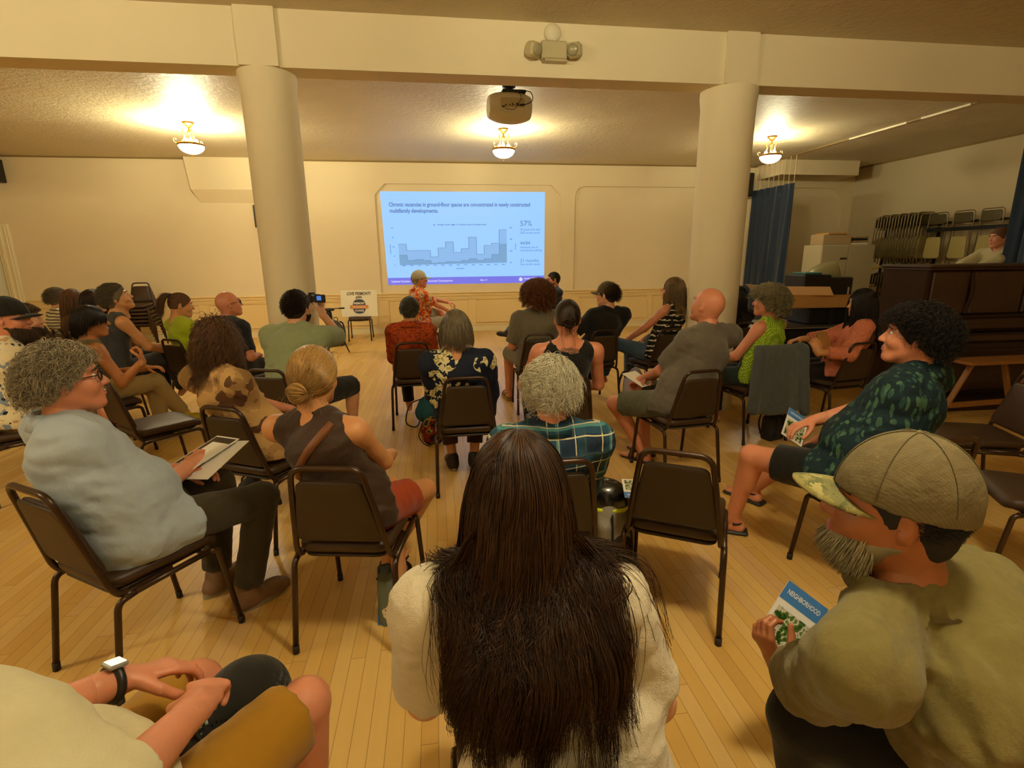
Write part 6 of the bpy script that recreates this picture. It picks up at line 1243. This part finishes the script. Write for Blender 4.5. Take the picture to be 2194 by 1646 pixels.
person('m', 'man in a faded camouflage cap and khaki shirt, lower right foreground', (1.22, .66), -36, (1950, 942, .82), hy=-54, hp=2, sc=1.05, sw=.232, g=1.25, hg=1.1, sk='brown', near=2, tw=4, htop=.140, top=dict(m=F('olive_khaki_canvas', '#6f6433', var=.14, bs=.4), sleeve=1.5, loose=1.22, collar=True, wr=.010, wf=13), bot=dict(m=F('black_work_trousers', '#12120d')), shoes=dict(), hair=dict(kind='crop', m=H_BLK, L=.010, n=3000, off=.002), cap_=dict(m=P_MESH, bm=P_CAPCAMO, crown=.012), beard=dict(m=H_GBEARD, L=.04), armL=dict(t=armpx(1640, 1430, 1.18), pole=(-.35, -.55, -1), curl=1.0, d=(-.1, .6, .9), n=(.8, -.3, .2)), armR=dict(t=(.1, .32, .70)), extra=broch_k)
# person at the lower left: only lap, sleeve and knees are in the picture
def seahat(D):
    k_ = D['legs'][1][2]; t = thing('black_baseball_cap', 'black cap with a round pale blue emblem resting on the knee at the lower left', 'cap', tuple(rz(-math.radians(D['th'])) @ (k_+ps(-.13, -.05, .045))+np.array([D['c'][0], D['c'][1], 0])), -math.radians(D['th']+20))
    g = Grid((-.14, -.16, -.1), (.14, .16, .12), .007); g.add(elp((0, 0, -.03), (.095, .115, .12)), .01); g.sub(elp((0, 0, -.04), (.089, .109, .115)), .005); g.cut((0, 0, -.03), (0, 0, -1)); obj('crown', [g.mesh()], F('black_cap_cloth', '#15150f'), t, True)
    V = [(x*.085, -.09-.075*(1-x*x)**.5*r_, -.028-.02*x*x+z) for z in (0, .004) for r_ in (0, 1) for x in np.linspace(-1, 1, 15)]; F_ = []
    for i in range(14): F_ += [(i, i+1, i+16, i+15), (30+i, 45+i, 46+i, 31+i), (15+i, 16+i, 46+i, 45+i)]
    obj('brim', [(np.array(V), F_)], F('black_cap_cloth', '#15150f'), t, True)
    obj('emblem', [tube([(.028*math.cos(a), -.106+.01*abs(math.sin(a)), .004+.028*math.sin(a)) for a in np.linspace(.6, 2*PI-.6, 20)], .004, 6), tube([(.014*math.cos(a), -.109, .004+.014*math.sin(a)) for a in np.linspace(.6, 2*PI-.6, 14)], .003, 6)], mat('pale_teal_thread', '#8fb0a8', .7), t, True)
def watch(D):
    side, sh, e, w, *_ = D['arms'][0]; d = nrm(w-e); a1 = nrm(np.cross(d, ps(0, 0, 1))); a2 = np.cross(a1, d); c0 = w-d*.02
    o = obj('wristwatch', [tube([c0+(a1*math.cos(a)+a2*math.sin(a))*.032 for a in np.linspace(0, 2*PI, 20, False)], .009, 6, True)], M_DK, D['root'], True); obj('watch_face', [obox(c0+a2*.040, a1, d, a2, .034, .036, .01, .003)], mat('watch_glass', '#8a8a80', .2), o)
def seat29(D): seahat(D); watch(D)
CH['m29'] = chair('brown stacking chair under the person in the white shirt at the bottom left', GR, (-.69, .80), 20)
person('q29', 'person in a white shirt and mustard shorts at the lower left', (-.69, .80), 20, ('w', -.72, .50, 1.36), hy=20, sc=1.06, sw=.20, g=1.2, sk='rosy', near=2, top=dict(m=F('white_tee_jersey', '#c8bf96', var=.05), sleeve=.95, loose=1.45, wf=12), bot=dict(m=F('mustard_shorts', '#9a6e10', var=.06), kind='shorts', len=.88), shoes=dict(), hair=dict(kind='crop', m=H_BR, L=.04, n=2400), armR=dict(t=(.10, .34, .70), pole=(.8, .1, -.5), curl=.8), armL=dict(t=(-.02, .34, .72)), legR=dict(t=(.16, .42, .085)), extra=seat29)
# speakers at the front and the man at the back
person('sp1', 'man in an orange patterned shirt and pale cap before the slide', (-.28, 8.95), 70, (898, 580, 8.95), hy=80, sc=1.12, sw=.195, g=1.1, sk='rosy', near=1, htop=.135, group='speakers at the front', top=dict(m=P_HAW, sleeve=.8, loose=1.2, collar=True), bot=dict(m=F('pale_grey_shorts', '#9a917a'), kind='shorts', len=.85), shoes=dict(m=mat('orange_trainer', '#c06a20', .6)), hair=dict(kind='crop', m=H_GREY, L=.02, n=1600), cap_=dict(m=mat('pale_mesh_cap', '#a39a7c', .8)),
  armR=dict(t=(.06, .50, .72), pole=(.7, .1, -.8), curl=.8), armL=dict(t=(-.02, .56, .86), pole=(-.7, .2, -.3), curl=.8), legR=dict(t=(.12, .42, .09)), legL=dict(t=(.16, .48, .56), pole=(-.9, .6, .5), flat=False, d=(.4, .8, .1)))
person('sp2', 'man with dark hair and glasses in a navy shirt right of the slide', (1.95, 9.2), -95, (1184, 584, 9.2), hy=-98, hp=-4, sc=1.07, sw=.19, near=1, sk='rosy', group='speakers at the front', top=dict(m=F('navy_polo', '#1a2430'), sleeve=.8), bot=dict(m=M_DENIM), shoes=dict(m=M_SHOE), hair=dict(kind='crop', m=H_DKBR, L=.02, n=1800), glasses=dict(w=1.6), beard=dict(m=H_BEARD, L=.01), armL=dict(t=(-.02, .34, .68)), legL=dict(t=(.12, .70, .30), flat=False, d=(.2, 1, .2)), legR=dict(t=(.10, .46, .085)))
person('bk', 'man in a white shirt standing behind the piano, half hidden by the curtain', (7.62, 6.25), -90, (2143, 488, 6.25), hy=-82, hp=-6, sc=1.10, sw=.2, g=1.2, sk='rosy', near=0, group='people standing', seat=.92, top=dict(m=F('white_shirt', '#b5ac84'), sleeve=1.9, loose=1.25), bot=dict(m=M_DKP), shoes=dict(), hair=dict(kind='fringe', m=H_BR, n=700), armL=dict(t=(-.15, .52, 1.40), pole=(-.6, .3, .3)), armR=dict(t=(.1, .5, 1.35), pole=(.6, .3, -.3)), legL=dict(t=(-.1, .05, .085), pole=(0, 1, 0)), legR=dict(t=(.1, -.02, .085), pole=(0, 1, 0)))
# papers of the man in pale blue
for i, (lb, dx, dy, rot, m_) in enumerate((('white-bordered leaflet with dark pictures on the lap of the man in pale blue', 0, 0, -.75, 'top'), ('second leaflet under the first, nearer his knee', .06, -.05, -.45, 'low'))):
    p_ = aty(432, 965, 2.52); o = thing('leaflet', lb, 'leaflet', (p_[0]+dx, p_[1]+dy, p_[2]-.02-.012*i), rot, 'leaflets on the lap of the man in pale blue'); o.rotation_euler = (.32, -.12, rot)
    obj('page', [box((-.11, -.14, 0), (.11, .14, .003))], M_WHT, o); obj('printed_picture', [box((-.10, -.13, .003), (.10, .13, .0036))] if i == 0 else [box((-.09, -.12, .003), (-.02, .12, .0036))], mat('dark_photo_print', '#3a3028', .4, var=.6, vscale=20), o)
    if i == 0: obj('inner_sheet', [box((-.06, -.12, .0036), (.10, .09, .0045))], M_PAPER, o)
# denim jacket draped over the chair back
def jacket():
    t = thing('denim_jacket', 'grey-blue denim jacket hung over the chair back of the woman in lime check', 'jacket', (2.80, 4.22, 0), math.radians(6)); g = Grid((-.34, -.48, .2), (.34, .05, .95), .011)
    g.add(cone2((-.0, -.33, .84), (0, -.36, .34), (1, 0, 0), (.20, .045), (.25, .05)), .03); g.add(cap((-.20, -.30, .86), (.22, -.30, .86), .035), .03); g.add(cap((.20, -.34, .84), (.27, -.38, .30), .05, .045), .03); g.add(cap((-.2, -.33, .82), (-.26, -.37, .36), .045), .03); g.add(cap((.1, -.36, .8), (.12, -.40, .34), .03), .03); g.wrinkle(.010, 9, 13, (1.6, 1, .5))
    g.sub(cone2((0, -.30, .83), (0, -.22, .40), (1, 0, 0), (.155, .03), (.2, .045)), .01); obj('jacket_cloth', [g.mesh()], F('grey_denim', '#4a5050', var=.3), t, True)
jacket()
